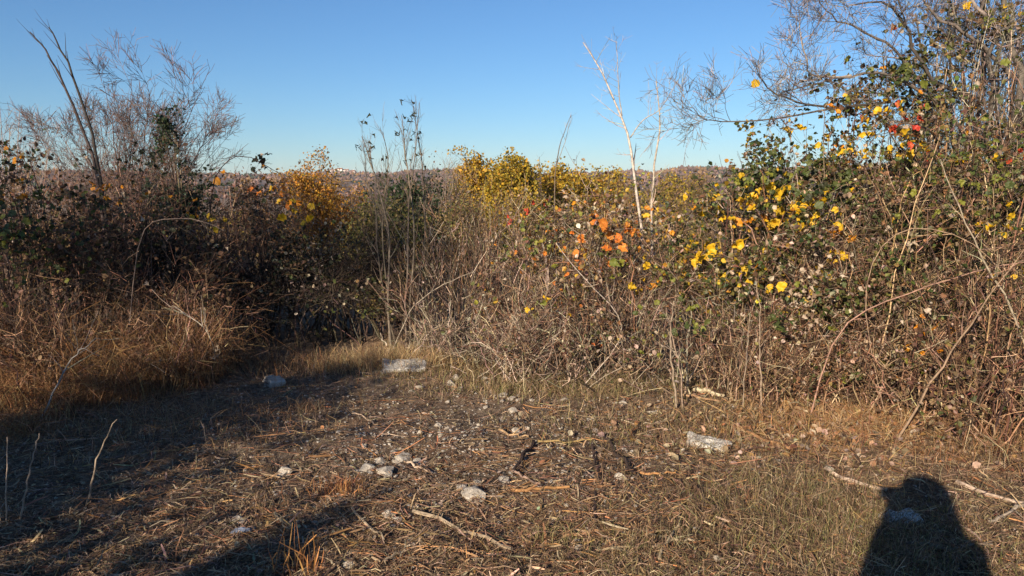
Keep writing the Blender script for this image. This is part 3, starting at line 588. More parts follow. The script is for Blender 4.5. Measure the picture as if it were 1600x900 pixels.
# bare spreading tree, left background
b = groundpt(205, 13); TC = [(.15, .10, .085), (.11, .075, .065), (.19, .13, .11)]
tips = [(60, 150), (110, 110), (165, 70), (205, 62), (235, 85), (275, 75), (318, 82), (350, 130), (385, 170), (25, 190), (130, 150), (290, 150), (190, 120), (230, 130), (330, 120), (85, 130), (120, 165), (150, 110), (215, 100), (260, 125), (300, 125), (345, 170), (180, 160), (245, 165), (75, 185)]
mains = [[b + .12 * rng.normal(size=3) * [1, 1, 0], b * .75 + pt(px, py, 13 + rng.uniform(-1.2, 1.2)) * .25 + [0, 0, .35], pt(px, py + 55, 13 + rng.uniform(-1.3, 1.3))] for px, py in tips]
bare_tree('bare_tree', 'wide leafless multi-stemmed tree with fine reddish twigs on the left', mains, [.024] * len(mains), [(8, (.22, 1), 1.1, .48, 7, .3, .13, .62), (8, (.2, 1), .55, .6, 4, .15, .14, .6), (5, (.15, 1), .28, .65, 3, .1, .15, .6)], TC, rmin=.0034, taper=.1, noise=.03)
# pale bare shrub at the far left
b = groundpt(20, 15); tips = [(0, 165), (30, 175), (60, 200), (-40, 170), (85, 215), (15, 200)]
mains = [[b, b * .6 + pt(px, py, 15) * .4, pt(px, py, 15 + rng.uniform(-.6, .6))] for px, py in tips]
bare_tree('bare_tree', 'pale twiggy leafless bush at the far left behind the wide bare tree', mains, [.02] * len(mains), [(12, (.3, 1), .7, .5, 5, .4, .12, .6), (14, (.2, 1), .3, .6, 4, .3, .15, .6)], [(.34, .26, .22)], 'shrub', rmin=.0028)
# two dark poles leaning left
for (lab, keys) in (('dark bare pole-like stem leaning left, the taller of two', [(165, 300), (150, 235), (128, 150), (108, 100), (88, 62), (76, 42)]), ('dark bare pole-like stem leaning left, the lower of two', [(160, 310), (140, 225), (108, 150), (82, 90), (64, 68), (48, 50)])):
    yy = 8.2; k3 = [groundpt(175, yy)] + [pt(px, py, yy - .04 * i) for i, (px, py) in enumerate(keys)]
    bare_tree('sapling', lab, [k3], [.02], [(9, (.45, 1), .38, .35, 5, .35, .06, .5)], [(.06, .045, .04)], 'sapling')
# upright saplings in the middle
def keys_at(keys, y, dy=0): return [pt(px, py, y + dy * i) for i, (px, py) in enumerate(keys)]
sm = [
    [(635, 562), (632, 480), (640, 400), (636, 320), (648, 250), (655, 160)],
    [(640, 562), (638, 470), (650, 380), (640, 290), (632, 235), (628, 180)],
    [(612, 556), (604, 480), (612, 400), (602, 330), (585, 270), (565, 215)],
    [(610, 556), (606, 460), (596, 380), (600, 300), (610, 250), (598, 205)],
    [(648, 560), (650, 460), (668, 380), (662, 300), (660, 250), (645, 165)],
    [(622, 560), (600, 470), (588, 400), (592, 330), (570, 280), (572, 240)]]
for k, (keys, lab, rr_) in enumerate(zip(sm, ['tallest grey bare sapling with few dark leaves in the middle', 'thin grey sapling with dark leaves at its tip', 'leaning grey sapling whose tip bends left over the skyline', 'slim bare sapling second from left of the middle clump', 'straight grey sapling on the right of the middle clump', 'crooked grey sapling on the left of the middle clump'], [.011, .012, .014, .011, .012, .010])):
    kk = keys_at(keys, 6.95 + .05 * k, .02); kk[0][2] = float(g(kk[0][0], kk[0][1])) - .03
    t, tw = bare_tree('sapling', lab, [kk], [rr_], [(16, (.35, 1), .42, .45, 5, .55, .10, .55), (5, (.25, 1), .16, .5, 4, .4, .12, .6)], [(.17, .132, .10), (.135, .105, .08)], 'sapling')
    T = tw[:, -1]; T = T[T[:, 2] > 1.7]
    if len(T):
        for _ in range(9 if k in (0, 1, 2) else 3): put_leaf(t, T[rng.integers(0, len(T))], .045, 'dark', .2, 3)
# pale forked sapling against the sky, right of centre
kA = keys_at([(1005, 420), (1000, 330), (992, 270), (985, 215), (972, 181), (956, 143), (937, 108), (911, 65)], 7.6, -.03); kA = [groundpt(1010, 7.6)] + kA
kB = keys_at([(1018, 400), (1020, 335), (1020, 270), (1032, 215), (1030, 153), (1025, 126)], 7.62, .03); kB = [groundpt(1012, 7.6)] + kB
kC = keys_at([(972, 181), (966, 140), (964, 65)], 7.5, .04); kD = keys_at([(985, 215), (1005, 185), (1030, 175), (1060, 125)], 7.55, .04)
bare_tree('sapling', 'pale forked leafless sapling standing against the sky', [kA, kB, kC, kD], [.018, .016, .006, .006], [(12, (.3, 1), .42, .95, 5, .12, .07, .5), (3, (.2, .9), .12, .9, 3, .1, .08, .6)], [(.42, .35, .29), (.36, .29, .24)], 'sapling')
kk = [groundpt(862, 10)] + keys_at([(866, 330), (868, 262), (875, 222), (892, 180)], 10)
k2 = keys_at([(868, 262), (882, 225), (893, 183)], 10, .05)
bare_tree('sapling', 'thin bent bare shoot above the rounded yellow tree', [kk, k2], [.012, .005], [(6, (.4, 1), .2, .6, 4, .2, .08, .5)], GREY, 'sapling')
kk = [groundpt(845, 10.5)] + keys_at([(846, 330), (845, 270), (842, 245)], 10.5)
bare_tree('sapling', 'short thin bare shoot left of the bent bare shoot', [kk], [.008], [(5, (.5, 1), .18, .6, 4, .2, .08, .5)], GREY, 'sapling')

# big grey tree, right
b = groundpt(1600, 6.9); tr = [b, pt(1592, 420, 6.9), pt(1585, 250, 6.85), pt(1580, 120, 6.8), pt(1572, -20, 6.8), pt(1560, -160, 6.75)]
H1 = pt(1585, 250, 6.85); H2 = pt(1590, 330, 6.9); H3 = pt(1580, 120, 6.8)
mains = [tr,
    [pt(1560, 500, 6.75), pt(1548, 300, 6.7), pt(1552, 150, 6.65), pt(1545, 30, 6.6), pt(1530, -120, 6.5)],
    [H2, pt(1520, 215, 6.75), pt(1440, 135, 6.6), pt(1385, 105, 6.5), pt(1330, 118, 6.4), pt(1290, 132, 6.3), pt(1225, 140, 6.25)],
    [H1, pt(1525, 150, 6.7), pt(1440, 125, 6.6), pt(1420, 40, 6.45), pt(1395, 5, 6.4), pt(1330, 5, 6.3)],
    [H3, pt(1530, 60, 6.6), pt(1475, 35, 6.5), pt(1440, -5, 6.4), pt(1400, -40, 6.3)],
    [pt(1440, 135, 6.6), pt(1395, 70, 6.5), pt(1340, 45, 6.35), pt(1300, 25, 6.3), pt(1280, 0, 6.2)],
    [pt(1330, 118, 6.4), pt(1270, 125, 6.3), pt(1252, 80, 6.2), pt(1250, 30, 6.15)],
    [pt(1385, 160, 6.5), pt(1300, 170, 6.35), pt(1230, 160, 6.2), pt(1190, 130, 6.15), pt(1180, 95, 6.1)],
    [pt(1300, 170, 6.35), pt(1220, 185, 6.2), pt(1150, 190, 6.12), pt(1103, 191, 6.1), pt(1075, 165, 6.05)],
    [H2, pt(1535, 260, 6.75), pt(1490, 250, 6.6), pt(1460, 200, 6.45), pt(1390, 185, 6.3), pt(1350, 150, 6.2)],
    [H1, pt(1620, 120, 6.6), pt(1650, 0, 6.4), pt(1680, -150, 6.2)],
    [pt(1545, 30, 6.6), pt(1500, -20, 6.6), pt(1450, -60, 6.6), pt(1380, -90, 6.6)]]
bare_tree('bare_tree', 'big grey bare tree with crooked spreading branches at the right edge', mains, [.05, .036, .018, .022, .02, .013, .011, .012, .008, .015, .024, .016],
    [(7, (.15, 1), .6, .85, 7, .35, .15, .6), (10, (.15, 1), .32, .85, 5, .3, .15, .6), (5, (.15, 1), .17, .85, 3, .25, .15, .65)], [(.30, .25, .205), (.22, .18, .15), (.14, .112, .095), (.09, .072, .062)], sides=7, rmin=.002, noise=.03)
# dense dark twiggy tree behind it
b = groundpt(1520, 8); tips = [(1480, -40), (1540, -60), (1430, 20), (1600, -20), (1500, 60), (1560, 60), (1640, 40), (1410, 90), (1450, 130), (1590, 140)]
mains = [[b + .25 * rng.normal(size=3) * [1, 1, 0], b * .5 + pt(px, py, 8) * .5 + .1 * rng.normal(size=3), pt(px, py, 8 + rng.uniform(-.6, .8))] for px, py in tips]
bare_tree('bare_tree', 'dense dark twiggy tree close behind the big grey tree', mains, [.03] * len(mains), [(14, (.25, 1), .75, .65, 5, .3, .15, .6), (10, (.2, 1), .42, .65, 4, .3, .18, .6), (5, (.2, 1), .22, .7, 3, .2, .16, .6)], [(.10, .085, .075), (.15, .125, .105), (.07, .06, .055)], rmin=.0025)

# single long canes in front of the hedges
def cane(name, label, keys, r, col, cat='cane', twigs=6, L=.25, root=True, up=.1):
    keys = [np.asarray(k, float) for k in keys]
    return bare_tree(name, label, [keys], [r], [(twigs + 3, (.2, 1), L, .7, 4, up, .14, .55)] if twigs else [], col, cat, 5, taper=.15, noise=.02)
cane('bramble_cane', 'long pinkish bramble cane sweeping up to the right edge', [gp(1265, 655)] + keys_at([(1300, 510), (1360, 480), (1440, 450), (1500, 430), (1600, 405), (1680, 410)], 4.95, -.02), .006, [(0.281, 0.156, 0.117)])
cane('bramble_cane', 'straight tan cane crossing the tangle at the right edge', [gp(1640, 700), pt(1600, 520, 4.7), pt(1540, 410, 4.75), pt(1500, 330, 4.9), pt(1470, 250, 5.1)], .009, [(0.328, 0.257, 0.187)])
cane('bramble_cane', 'thin brown cane bending over the right tangle', [gp(1385, 660), pt(1352, 520, 5.0), pt(1348, 430, 4.95), pt(1385, 362, 4.9), pt(1440, 350, 4.85), pt(1520, 372, 4.8), pt(1570, 430, 4.75)], .0036, [(.26, .18, .115)], twigs=7)
cane('bramble_cane', 'thick tan cane rising left to right in the lower right thicket', [gp(1400, 690), pt(1480, 560, 4.45), pt(1540, 470, 4.4), pt(1610, 380, 4.4)], .009, [(0.265, 0.172, 0.117)])
cane('bramble_cane', 'pale straight cane slanting through the grey stems in the middle', [gp(905, 610), pt(985, 520, 6.0), pt(950, 470, 5.95), pt(905, 430, 5.95), pt(870, 380, 6.05)], .005, [(0.390, 0.328, 0.265)], twigs=3)
cane('bramble_cane', 'thin pale cane leaning from the saplings into the grey thicket', [groundpt(606, 6.85), pt(640, 480, 6.8), pt(690, 445, 6.75), pt(740, 425, 6.7)], .006, [(0.312, 0.250, 0.195)], twigs=4)
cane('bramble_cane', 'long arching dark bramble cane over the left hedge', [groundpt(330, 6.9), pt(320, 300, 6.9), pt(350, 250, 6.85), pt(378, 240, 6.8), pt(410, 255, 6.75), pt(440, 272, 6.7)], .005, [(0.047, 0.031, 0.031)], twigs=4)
cane('bramble_cane', 'thin arching cane in the shade of the left hedge', [groundpt(190, 6.0), pt(215, 350, 5.95), pt(260, 342, 5.9), pt(310, 341, 5.9), pt(350, 360, 5.9)], .004, [(0.218, 0.156, 0.125)], twigs=2)
t, tw = cane('dead_branch', 'whitish dead branch hanging at the edge of the dark hollow', [gp(338, 575), pt(336, 545, 5.9), pt(325, 516, 5.85), pt(290, 490, 5.8), pt(270, 478, 5.75)], .006, [(0.429, 0.374, 0.296)], 'branch', twigs=5, L=.35)
for _ in range(6): put_leaf(t, pt(338 + 5 * rng.normal(), 550 + 5 * rng.normal(), 5.86), .045, 'pale')
cane('dead_branch', 'fallen grey forked branch lying on the dry grass bank', [gp(60, 660), pt(110, 560, 5.0), pt(150, 530, 5.0)], .007, [(0.281, 0.242, 0.211)], 'branch', twigs=5, L=.4)
for lab, a, bb, c_, r in (('tall pale dead stalk leaning right in the left foreground', (133, 792), (152, 712), (181, 655), .006), ('pale dead stalk at the far left foreground', (30, 812), (48, 730), (62, 675), .0055), ('thin upright dead stalk at the left picture edge', (9, 815), (10, 745), (12, 684), .004)):
    p = gp(*a); cane('dead_stalk', lab, [p - [0, 0, .02], pt(*bb, p[1] + .02), pt(*c_, p[1] + .06)], r, [(0.328, 0.257, 0.187)], 'stalk', twigs=0)
for lab, a, bb, r in (('pale cut stake leaning left by the sapling bases', (611, 551), (594, 521), .012), ('short pale upright cut stake behind the speckled slab', (648, 566), (656, 539), .012), ('thin brown cut stub left of the short pale stake', (633, 566), (641, 530), .009)):
    p = gp(*a); cane('cut_stake', lab, [p - [0, 0, .03], (p + pt(*bb, p[1])) / 2, pt(*bb, p[1] + .03)], r, [(0.406, 0.343, 0.265)], 'stake', twigs=0)
for lab, keys, r in (('pair of pale trunks at the foot of the bramble, left one', [(1058, 640), (1050, 570), (1046, 520), (1052, 470)], .012), ('pair of pale trunks at the foot of the bramble, right one', [(1068, 640), (1064, 580), (1052, 535), (1040, 480)], .01), ('thin tan trunk standing below the pale-leaved bramble', [(1190, 640), (1186, 560), (1188, 500), (1180, 440)], .009), ('thin straight stem left of the tan trunk', [(1160, 640), (1166, 560), (1172, 490)], .006)):
    p = gp(*keys[0]); cane('sapling', lab, [p - [0, 0, .03]] + [pt(px, py, p[1] + .05 * i) for i, (px, py) in enumerate(keys[1:])], r * .8, [(0.25, 0.19, 0.135)], 'stem', twigs=4)

# ------------------------------------------------------------------ grasses and litter
def blades(n, xy, h, w, cols, lean=.5, K=3, curl=.5):
    b = np.concatenate([xy, (g(xy[:, 0], xy[:, 1]) - .01)[:, None]], 1); hh = h * rng.uniform(.4, 1.25, n)
    a = rng.uniform(0, 6.283, n); d = np.stack([np.cos(a), np.sin(a)], 1) * (lean * np.abs(rng.normal(size=n)) * hh)[:, None]
    t = np.linspace(0, 1, K)[None, :, None]
    P = np.repeat(b[:, None], K, 1); P[..., :2] += d[:, None] * t ** 1.6; P[..., 2] += (hh[:, None, None] * (t - curl * .35 * t ** 3 * np.abs(rng.normal(size=(n, 1, 1)))))[..., 0]
    P[:, 1:] += .045 * hh[:, None, None] * rng.normal(size=(n, K - 1, 3))
    return P, w * rng.uniform(.6, 1.3, n)[:, None] * np.linspace(1, .25, K), jit(cols, n, .28, .07)
def img_pts(n, x0, x1, y0, y1):
    px = rng.uniform(x0, x1, n); py = rng.uniform(y0, y1, n)
    u = (px - 800) / FPX; v = (450 - py) / FPX; dz = -SP + v * CP; t = CAM_Z / -dz
    return np.stack([u * t, (CP + v * SP) * t], 1)
def gauss_xy(n, c, sx, sy): return np.stack([c[0] + sx * rng.normal(size=n), c[1] + sy * rng.normal(size=n)], 1)
DRY = [(.34, .19, .085), (.27, .14, .065), (.42, .27, .13), (.18, .09, .05), (.33, .155, .065)]
STR = [(.37, .255, .15), (.28, .185, .11), (.46, .34, .215), (.165, .102, .062), (.09, .057, .037), (.24, .148, .085)]
GRN = [(.20, .175, .065), (.28, .225, .10), (.34, .26, .125), (.15, .14, .05)]
# dry grass bank on the left
n = 21000; xy = np.stack([rng.uniform(-5.6, -2.35, n), rng.uniform(4.3, 6.5, n)], 1)
edge = 4.45 + (xy[:, 0] + 3.0) * 1.9 * (xy[:, 0] > -3.0) + .25 * vnoise(xy[:, 0] * 2, xy[:, 1] * 2, 40); den = sstep(0, .35, xy[:, 1] - edge)
keep = rng.uniform(size=n) < den; xy = xy[keep]; n = len(xy)
hh = .18 + .42 * sstep(0, 1.3, xy[:, 1] - 4.4) + .15 * vnoise(xy[:, 0] * 2.5, xy[:, 1] * 2.5, 41)
G = Geo(); cl = np.floor(xy * 5.5 + .35 * rng.normal(size=xy.shape)); hs = np.sin(cl[:, 0] * 12.9898 + cl[:, 1] * 78.233) * 43758.5453; hs = hs - np.floor(hs)
P, W, C = blades(n, xy, hh * (.55 + .8 * hs), .0024, DRY, .38, 5, 1.3)
bend = np.stack([np.cos(hs * 40), np.sin(hs * 40), -.5 * np.ones(n)], 1) * (hh * .35)[:, None]; P += bend[:, None] * (np.linspace(0, 1, 5) ** 2)[None, :, None]
brk = rng.uniform(size=n) < .3; P[brk, 3:] += np.stack([.12 * rng.normal(size=brk.sum()), .12 * rng.normal(size=brk.sum()), -.10 * rng.uniform(size=brk.sum())], 1)[:, None] * np.array([.5, 1])[None, :, None]
P[..., 2] = np.maximum(P[..., 2], g(P[..., 0], P[..., 1]) + .004); C = C * (.7 + .6 * ((hs * 7.3) % 1))[:, None]; G.ribbons(P, W, C); G.build('dry_grass', M_GRASS, kind='stuff')
# grass at the hedge feet, short green-tan grass, cut stubble
G = Geo()
def patch(n, xy, h, w, cols, lean=.5):
    P, W, C = blades(n, xy, h, w, cols, lean); G.ribbons(P, W, C)
patch(3600, gauss_xy(3600, (.35, 5.85), .6, .16), .10, .0020, GRN + STR[:4], .6)
patch(2500, gauss_xy(2500, (-.55, 6.3), .5, .12), .07, .002, GRN + STR, .6)
patch(3500, gauss_xy(3500, (-1.9, 6.6), .9, .25), .14, .002, DRY + STR, .6)
patch(5500, gauss_xy(5500, (1.45, 3.45), .38, .32), .10, .0017, GRN + STR, .6)
patch(2600, gauss_xy(2600, (1.75, 2.95), .4, .3), .09, .0017, GRN + GRN + STR, .6)
patch(3000, gauss_xy(3000, (.55, 2.9), .25, .25), .07, .0016, GRN + STR, .7)
patch(2600, gauss_xy(2600, (1.1, 4.9), .55, .3), .09, .002, STR + GRN, .5)
patch(2800, gauss_xy(2800, (2.3, 4.9), .5, .28), .11, .002, [(.46, .27, .12), (.38, .2, .09), (.5, .34, .18)], .9)
patch(2200, gauss_xy(2200, (3.2, 4.4), .6, .25), .16, .002, DRY + TAN, .8)
patch(3500, img_pts(3500, 0, 1600, 600, 900), .06, .0016, STR + GRN[:1], .9)
patch(2500, gauss_xy(2500, (-2.4, 4.9), .6, .4), .12, .002, DRY + STR, .9)
for bx_, by_, m_ in ((632, 588, 160), (1106, 703, 150), (1404, 822, 90), (428, 606, 90)):
    q_ = gp(bx_, by_); patch(m_, gauss_xy(m_, q_[:2], .14, .03), .06, .0018, STR + GRN, .8)
patch(2200, gauss_xy(2200, (-1.0, 6.55), .35, .12), .18, .002, [(.5, .36, .2), (.42, .28, .14)], .5)
G.build('short_grass', M_GRASS, kind='stuff')
# straw litter lying on the soil
n = 46000; xy = img_pts(n, -150, 1750, 570, 930); px, py, _ = proj(np.concatenate([xy, np.zeros((n, 1))], 1))
soil = np.clip(np.exp(-((px - 640) / 190) ** 2 - ((py - 655) / 65) ** 2) + .62 * np.exp(-((px - 780) / 360) ** 2 - ((py - 720) / 90) ** 2), 0, 1) * (.8 + .5 * vnoise(xy[:, 0] * 2.2, xy[:, 1] * 2.2, 61)); keep = rng.uniform(size=n) > .95 * soil; xy = xy[keep]; px, py = px[keep], py[keep]; n = len(xy)
L = rng.gamma(2.0, .024, n) + .012; a = rng.uniform(0, 6.283, n); cv = .14 * rng.normal(size=n)
z = g(xy[:, 0], xy[:, 1]) + np.abs(.014 * rng.normal(size=n)) + .003; tl = .12 * rng.normal(size=n)
pts = []
for s in (-1, 0, 1):
    aa = a + cv * s; pts.append(np.stack([xy[:, 0] + s * L * .5 * np.cos(aa), xy[:, 1] + s * L * .5 * np.sin(aa), z + s * tl * L * .5 + (.01 if s == 0 else 0)], 1))
P = np.stack(pts, 1); P[..., 2] = np.maximum(P[..., 2], g(P[..., 0], P[..., 1]) + .002)
C = jit(STR, n, .3, .07); red = np.exp(-((px - 1260) / 160) ** 2 - ((py - 680) / 45) ** 2) + .6 * np.exp(-((px - 900) / 260) ** 2 - ((py - 800) / 80) ** 2)
C = C * (1 + red[:, None] * np.array([.35, .08, -.12]))
W = (.0011 + .0012 * rng.uniform(0, 1, n) ** 3)[:, None] * np.array([.8, 1, .5]); sd = np.stack([.5 * rng.normal(size=n), .5 * rng.normal(size=n), np.ones(n)], 1)
G = Geo(); G.ribbons(P, W, np.clip(C, .01, .9), sd); o = G.build('straw_litter', M_STRAW, kind='stuff')
# coarse litter: shredded stalks and bark strips
n = 6000; xy = img_pts(n, -100, 1700, 585, 925); px, py, _ = proj(np.concatenate([xy, np.zeros((n, 1))], 1)); keep = rng.uniform(size=n) > .94 * np.exp(-((px - 640) / 170) ** 2 - ((py - 655) / 60) ** 2); xy = xy[keep]; n = len(xy)
L = rng.gamma(2.2, .030, n) + .02; a = rng.uniform(0, 6.283, n); tl = .22 * rng.normal(size=n); z = g(xy[:, 0], xy[:, 1]) + .012 + np.abs(.012 * rng.normal(size=n)); cv = .14 * rng.normal(size=n); pts = []
for s_ in (-1, -.3, .3, 1): pts.append(np.stack([xy[:, 0] + s_ * L * .5 * np.cos(a + cv * s_), xy[:, 1] + s_ * L * .5 * np.sin(a + cv * s_), z + s_ * tl * L * .5], 1))
P = np.stack(pts, 1); P[..., 2] = np.maximum(P[..., 2], g(P[..., 0], P[..., 1]) + .004)
G = Geo(); G.ribbons(P, (.0018 + .0035 * rng.uniform(0, 1, n) ** 2)[:, None] * np.array([.7, 1, 1, .5]), jit([(.36, .25, .15), (.28, .16, .085), (.18, .10, .055), (.42, .31, .19), (.10, .058, .036), (.34, .18, .08)], n, .3), np.stack([.6 * rng.normal(size=n), .6 * rng.normal(size=n), np.ones(n)], 1))
G.build('shredded_stalks', M_STRAW, kind='stuff')
# fine twig litter and chips
n = 5200; xy = img_pts(n, -100, 1700, 590, 920); L = rng.gamma(2, .05, n) + .03; a = rng.uniform(0, 6.283, n)
t = np.linspace(-.5, .5, 4); P = np.zeros((n, 4, 3)); P[..., 0] = xy[:, :1] + t * (L * np.cos(a))[:, None]; P[..., 1] = xy[:, 1:] + t * (L * np.sin(a))[:, None]; P[..., :2] += .006 * rng.normal(size=(n, 4, 2))
P[..., 2] = g(P[..., 0], P[..., 1]) + rng.uniform(.004, .022, n)[:, None]
G = Geo(); G.tubes(P, (.0013 + .0022 * rng.uniform(0, 1, n) ** 3)[:, None] * np.array([1, 1, .9, .6]), jit([(.09, .055, .04), (.18, .11, .075), (.30, .2, .13), (.36, .18, .08)], n, .3)); G.build('twig_litter', M_TWIG, kind='stuff')
n = 4200; xy = img_pts(n, -50, 1650, 585, 920); z = g(xy[:, 0], xy[:, 1]) + .008
G = Geo(); G.leaves(np.concatenate([xy, z[:, None]], 1), rng.uniform(.012, .035, n), jit([(.24, .16, .10), (.36, .27, .18), (.15, .09, .06), (.46, .37, .27)], n, .3), True, 1.6); G.build('leaf_litter', M_LEAF, kind='stuff')

n = 2600; xy = gauss_xy(n, (2.35, 4.75), .75, .32); z = g(xy[:, 0], xy[:, 1]) + rng.uniform(.005, .03, n)
G = Geo(); G.leaves(np.concatenate([xy, z[:, None]], 1), rng.uniform(.02, .055, n), jit([(.30, .17, .09), (.42, .29, .18), (.20, .10, .055), (.52, .40, .28), (.36, .19, .08)], n, .3), True, .9); G.build('fallen_leaves', M_LEAF, kind='stuff')
# pebbles too small to pick out
def rock_mesh(seed, flat=.6, sub=1):
    r = np.random.default_rng(seed); import bmesh
    bm = bmesh.new(); bmesh.ops.create_icosphere(bm, subdivisions=sub, radius=1)
    ax = nrm(r.normal(size=(9, 3))); off = r.uniform(.38, .8, 9)
    for v in bm.verts:
        p = np.array(v.co)
        for a_, o_ in zip(ax, off):
            d = p @ a_
            if d > o_: p = p - a_ * (d - o_)
        p = p * (1 + .06 * r.normal()); p[2] *= flat; v.co = p
    me = bpy.data.meshes.new('rock'); bm.to_mesh(me); bm.free(); return me
proto = rock_mesh(3, .6, 1); pv = np.array([v.co[:] for v in proto.vertices]); pf = np.array([p.vertices[:] for p in proto.polygons])
pv0 = pv
n = 5200; c1 = np.stack([rng.normal(700, 230, n), rng.normal(695, 75, n)], 1); m_ = (c1[:, 1] > 585); c1 = c1[m_]
n2 = 1000; c2 = np.stack([rng.uniform(0, 1500, n2), rng.uniform(600, 900, n2)], 1); c1 = np.concatenate([c1, c2]); n = len(c1)
xy = np.array([img_pts(1, a, a, b, b)[0] for a, b in c1]); sz = .004 + .011 * rng.uniform(0, 1, n) ** 3
z = g(xy[:, 0], xy[:, 1]) + sz * .3; th = rng.uniform(0, 6.28, n)
V = pv0[None] * sz[:, None, None] * rng.uniform(.7, 1.4, (n, 1, 3)); x_ = V[..., 0] * np.cos(th)[:, None] - V[..., 1] * np.sin(th)[:, None]; y_ = V[..., 0] * np.sin(th)[:, None] + V[..., 1] * np.cos(th)[:, None]
V = np.stack([x_, y_, V[..., 2]], -1) + np.concatenate([xy, z[:, None]], 1)[:, None]
G = Geo(); G._add(V, np.array([.4, .36, .3]), None, (np.arange(n) * len(pv0))[:, None, None] + pf); G.build('pebbles', M_PEB, kind='stuff')

# ------------------------------------------------------------------ stones that can be picked out
ROCKS = [rock_mesh(20 + k, [.55, .7, .45, .65, .5][k], 2) for k in range(5)]
ROCKMESH = {}
for k in range(5):
    for nm, mt in (('pale', M_STONE), ('blue', M_BLUESTONE)):
        me = ROCKS[k].copy(); me.materials.append(mt); ROCKMESH[(k, nm)] = me
def rock(px, py, wpx, label, k=None, kind='pale', group=None, tall=1.0, asp=1.0):
    p = gp(px, py); s = wpx / FPX * math.hypot(p[1], CAM_Z) / 2 * 1.45
    k = int(rng.integers(0, 5)) if k is None else k
    o = link('stone', ROCKMESH[(k, kind)]); o.location = (p[0], p[1], p[2] + s * .10 * tall)
    o.scale = (s, s * .8 * asp, s * tall); o.rotation_euler = (rng.uniform(-.2, .2), rng.uniform(-.2, .2), rng.uniform(0, 6.28))
    return tag(o, label, 'stone', group)
for a in [(572, 737, 24, 'pale rounded stone at the left of the stone cluster'), (594, 724, 18, 'small grey stone at the back of the stone cluster'), (603, 738, 28, 'long pale wedge-shaped stone in the middle of the cluster'), (628, 720, 26, 'pale oval stone on the right of the stone cluster'),
          (616, 708, 15, 'small stone on top of the stone cluster'), (652, 722, 14, 'small upright stone at the right end of the cluster'), (738, 777, 34, 'large pale cracked stone alone in the middle foreground'), (721, 763, 17, 'small pale stone just behind the large cracked stone'),
          (745, 756, 14, 'small round stone up and right of the large cracked stone'), (786, 752, 20, 'pale stone beside the dark diagonal stick'), (443, 742, 25, 'flat pale stone lying alone in the left shade'), (372, 815, 24, 'tan flat stone beside the blue-grey one in the shade'),
          (656, 606, 13, 'pale stone just below the speckled slab'), (706, 602, 17, 'pale stone right of the speckled slab'), (712, 592, 14, 'pale stone behind the one right of the slab'), (786, 620, 16, 'left of two pale stones by the short green grass'),
          (799, 624, 14, 'right of two pale stones by the short green grass'), (881, 624, 12, 'round cream stone at the edge of the green grass'), (801, 643, 15, 'pale angular stone below the two by the grass'), (608, 806, 18, 'left pale stone just below the dark shadow tip'),
          (624, 814, 20, 'right pale stone just below the dark shadow tip'), (969, 748, 18, 'flat white stone right of the bent dark stick'), (862, 754, 10, 'tiny pale stone between the dark sticks'), (805, 674, 14, 'pale stone by the crossed twigs'),
          (905, 860, 18, 'white jagged stone low in the middle foreground'), (546, 882, 22, 'pale long stone at the bottom of the picture in shade'), (1120, 873, 14, 'white stone near the bottom right of centre'), (1297, 733, 14, 'pale round stone by the straw on the right'),
          (1177, 738, 14, 'white stone below the half-buried white block'), (1020, 646, 14, 'pinkish stone behind the stubble'), (973, 631, 12, 'yellowish stone at the foot of the hedge'), (757, 594, 11, 'small stone in front of the green mossy hump'), (745, 672, 12, 'small white stone in the middle of the bare soil')]:
    rock(*a)
rock(376, 833, 26, 'blue-grey stone at the edge of the deepest shade', 2, 'blue')
for k in range(46):
    a, b = (rng.normal(690, 130), rng.normal(665, 45)) if k < 30 else (rng.uniform(250, 1350), rng.uniform(650, 880))
    rock(a, max(b, 600), rng.uniform(6, 11), 'small pale stone chip scattered on the bare soil of the clearing', group='stone chips on the soil')

# speckled stone blocks, partly buried
def block(px, py, size, rot, label, mat=M_SLAB, sink=.5, tilt=(0, 0)):
    import bmesh
    p = gp(px, py); bm = bmesh.new(); bmesh.ops.create_cube(bm, size=1)
    for v in bm.verts: v.co = Vector((v.co.x * size[0], v.co.y * size[1], v.co.z * size[2]))
    bmesh.ops.bevel(bm, geom=bm.edges[:], offset=min(size) * .12, segments=2, affect='EDGES', profile=.6)
    bmesh.ops.subdivide_edges(bm, edges=[e for e in bm.edges if e.calc_length() > .06], cuts=5, use_grid_fill=True)
    for v in bm.verts:
        q = np.array(v.co) * 14; v.co += v.normal * float(.017 * vnoise(q[0] + q[2] * 1.7, q[1] - q[2], 50) + .009 * vnoise(q[0] * 3, q[1] * 3 + q[2] * 2, 51))
    me = bpy.data.meshes.new('stone_block'); bm.to_mesh(me); bm.free(); me.materials.append(mat)
    o = link('stone_block', me); o.location = (p[0], p[1], p[2] + size[2] * (.5 - sink)); o.rotation_euler = (tilt[0], tilt[1], rot)
    return tag(o, label, 'stone block')
block(632, 579, (.37, .22, .14), .10, 'speckled pale stone slab half sunk at the foot of the saplings', sink=.56, tilt=(.16, .03))
block(1106, 695, (.26, .11, .09), -.45, 'half-buried white speckled block among the straw on the right', sink=.64, tilt=(.22, .12))
block(1404, 814, (.17, .09, .09), .1, 'pale block lying in the photographer\'s shadow', sink=.68, tilt=(.2, 0))
block(428, 600, (.13, .16, .10), .6, 'pale rough boulder in the sunny grass on the left', M_STONE, sink=.55, tilt=(.1, .2))

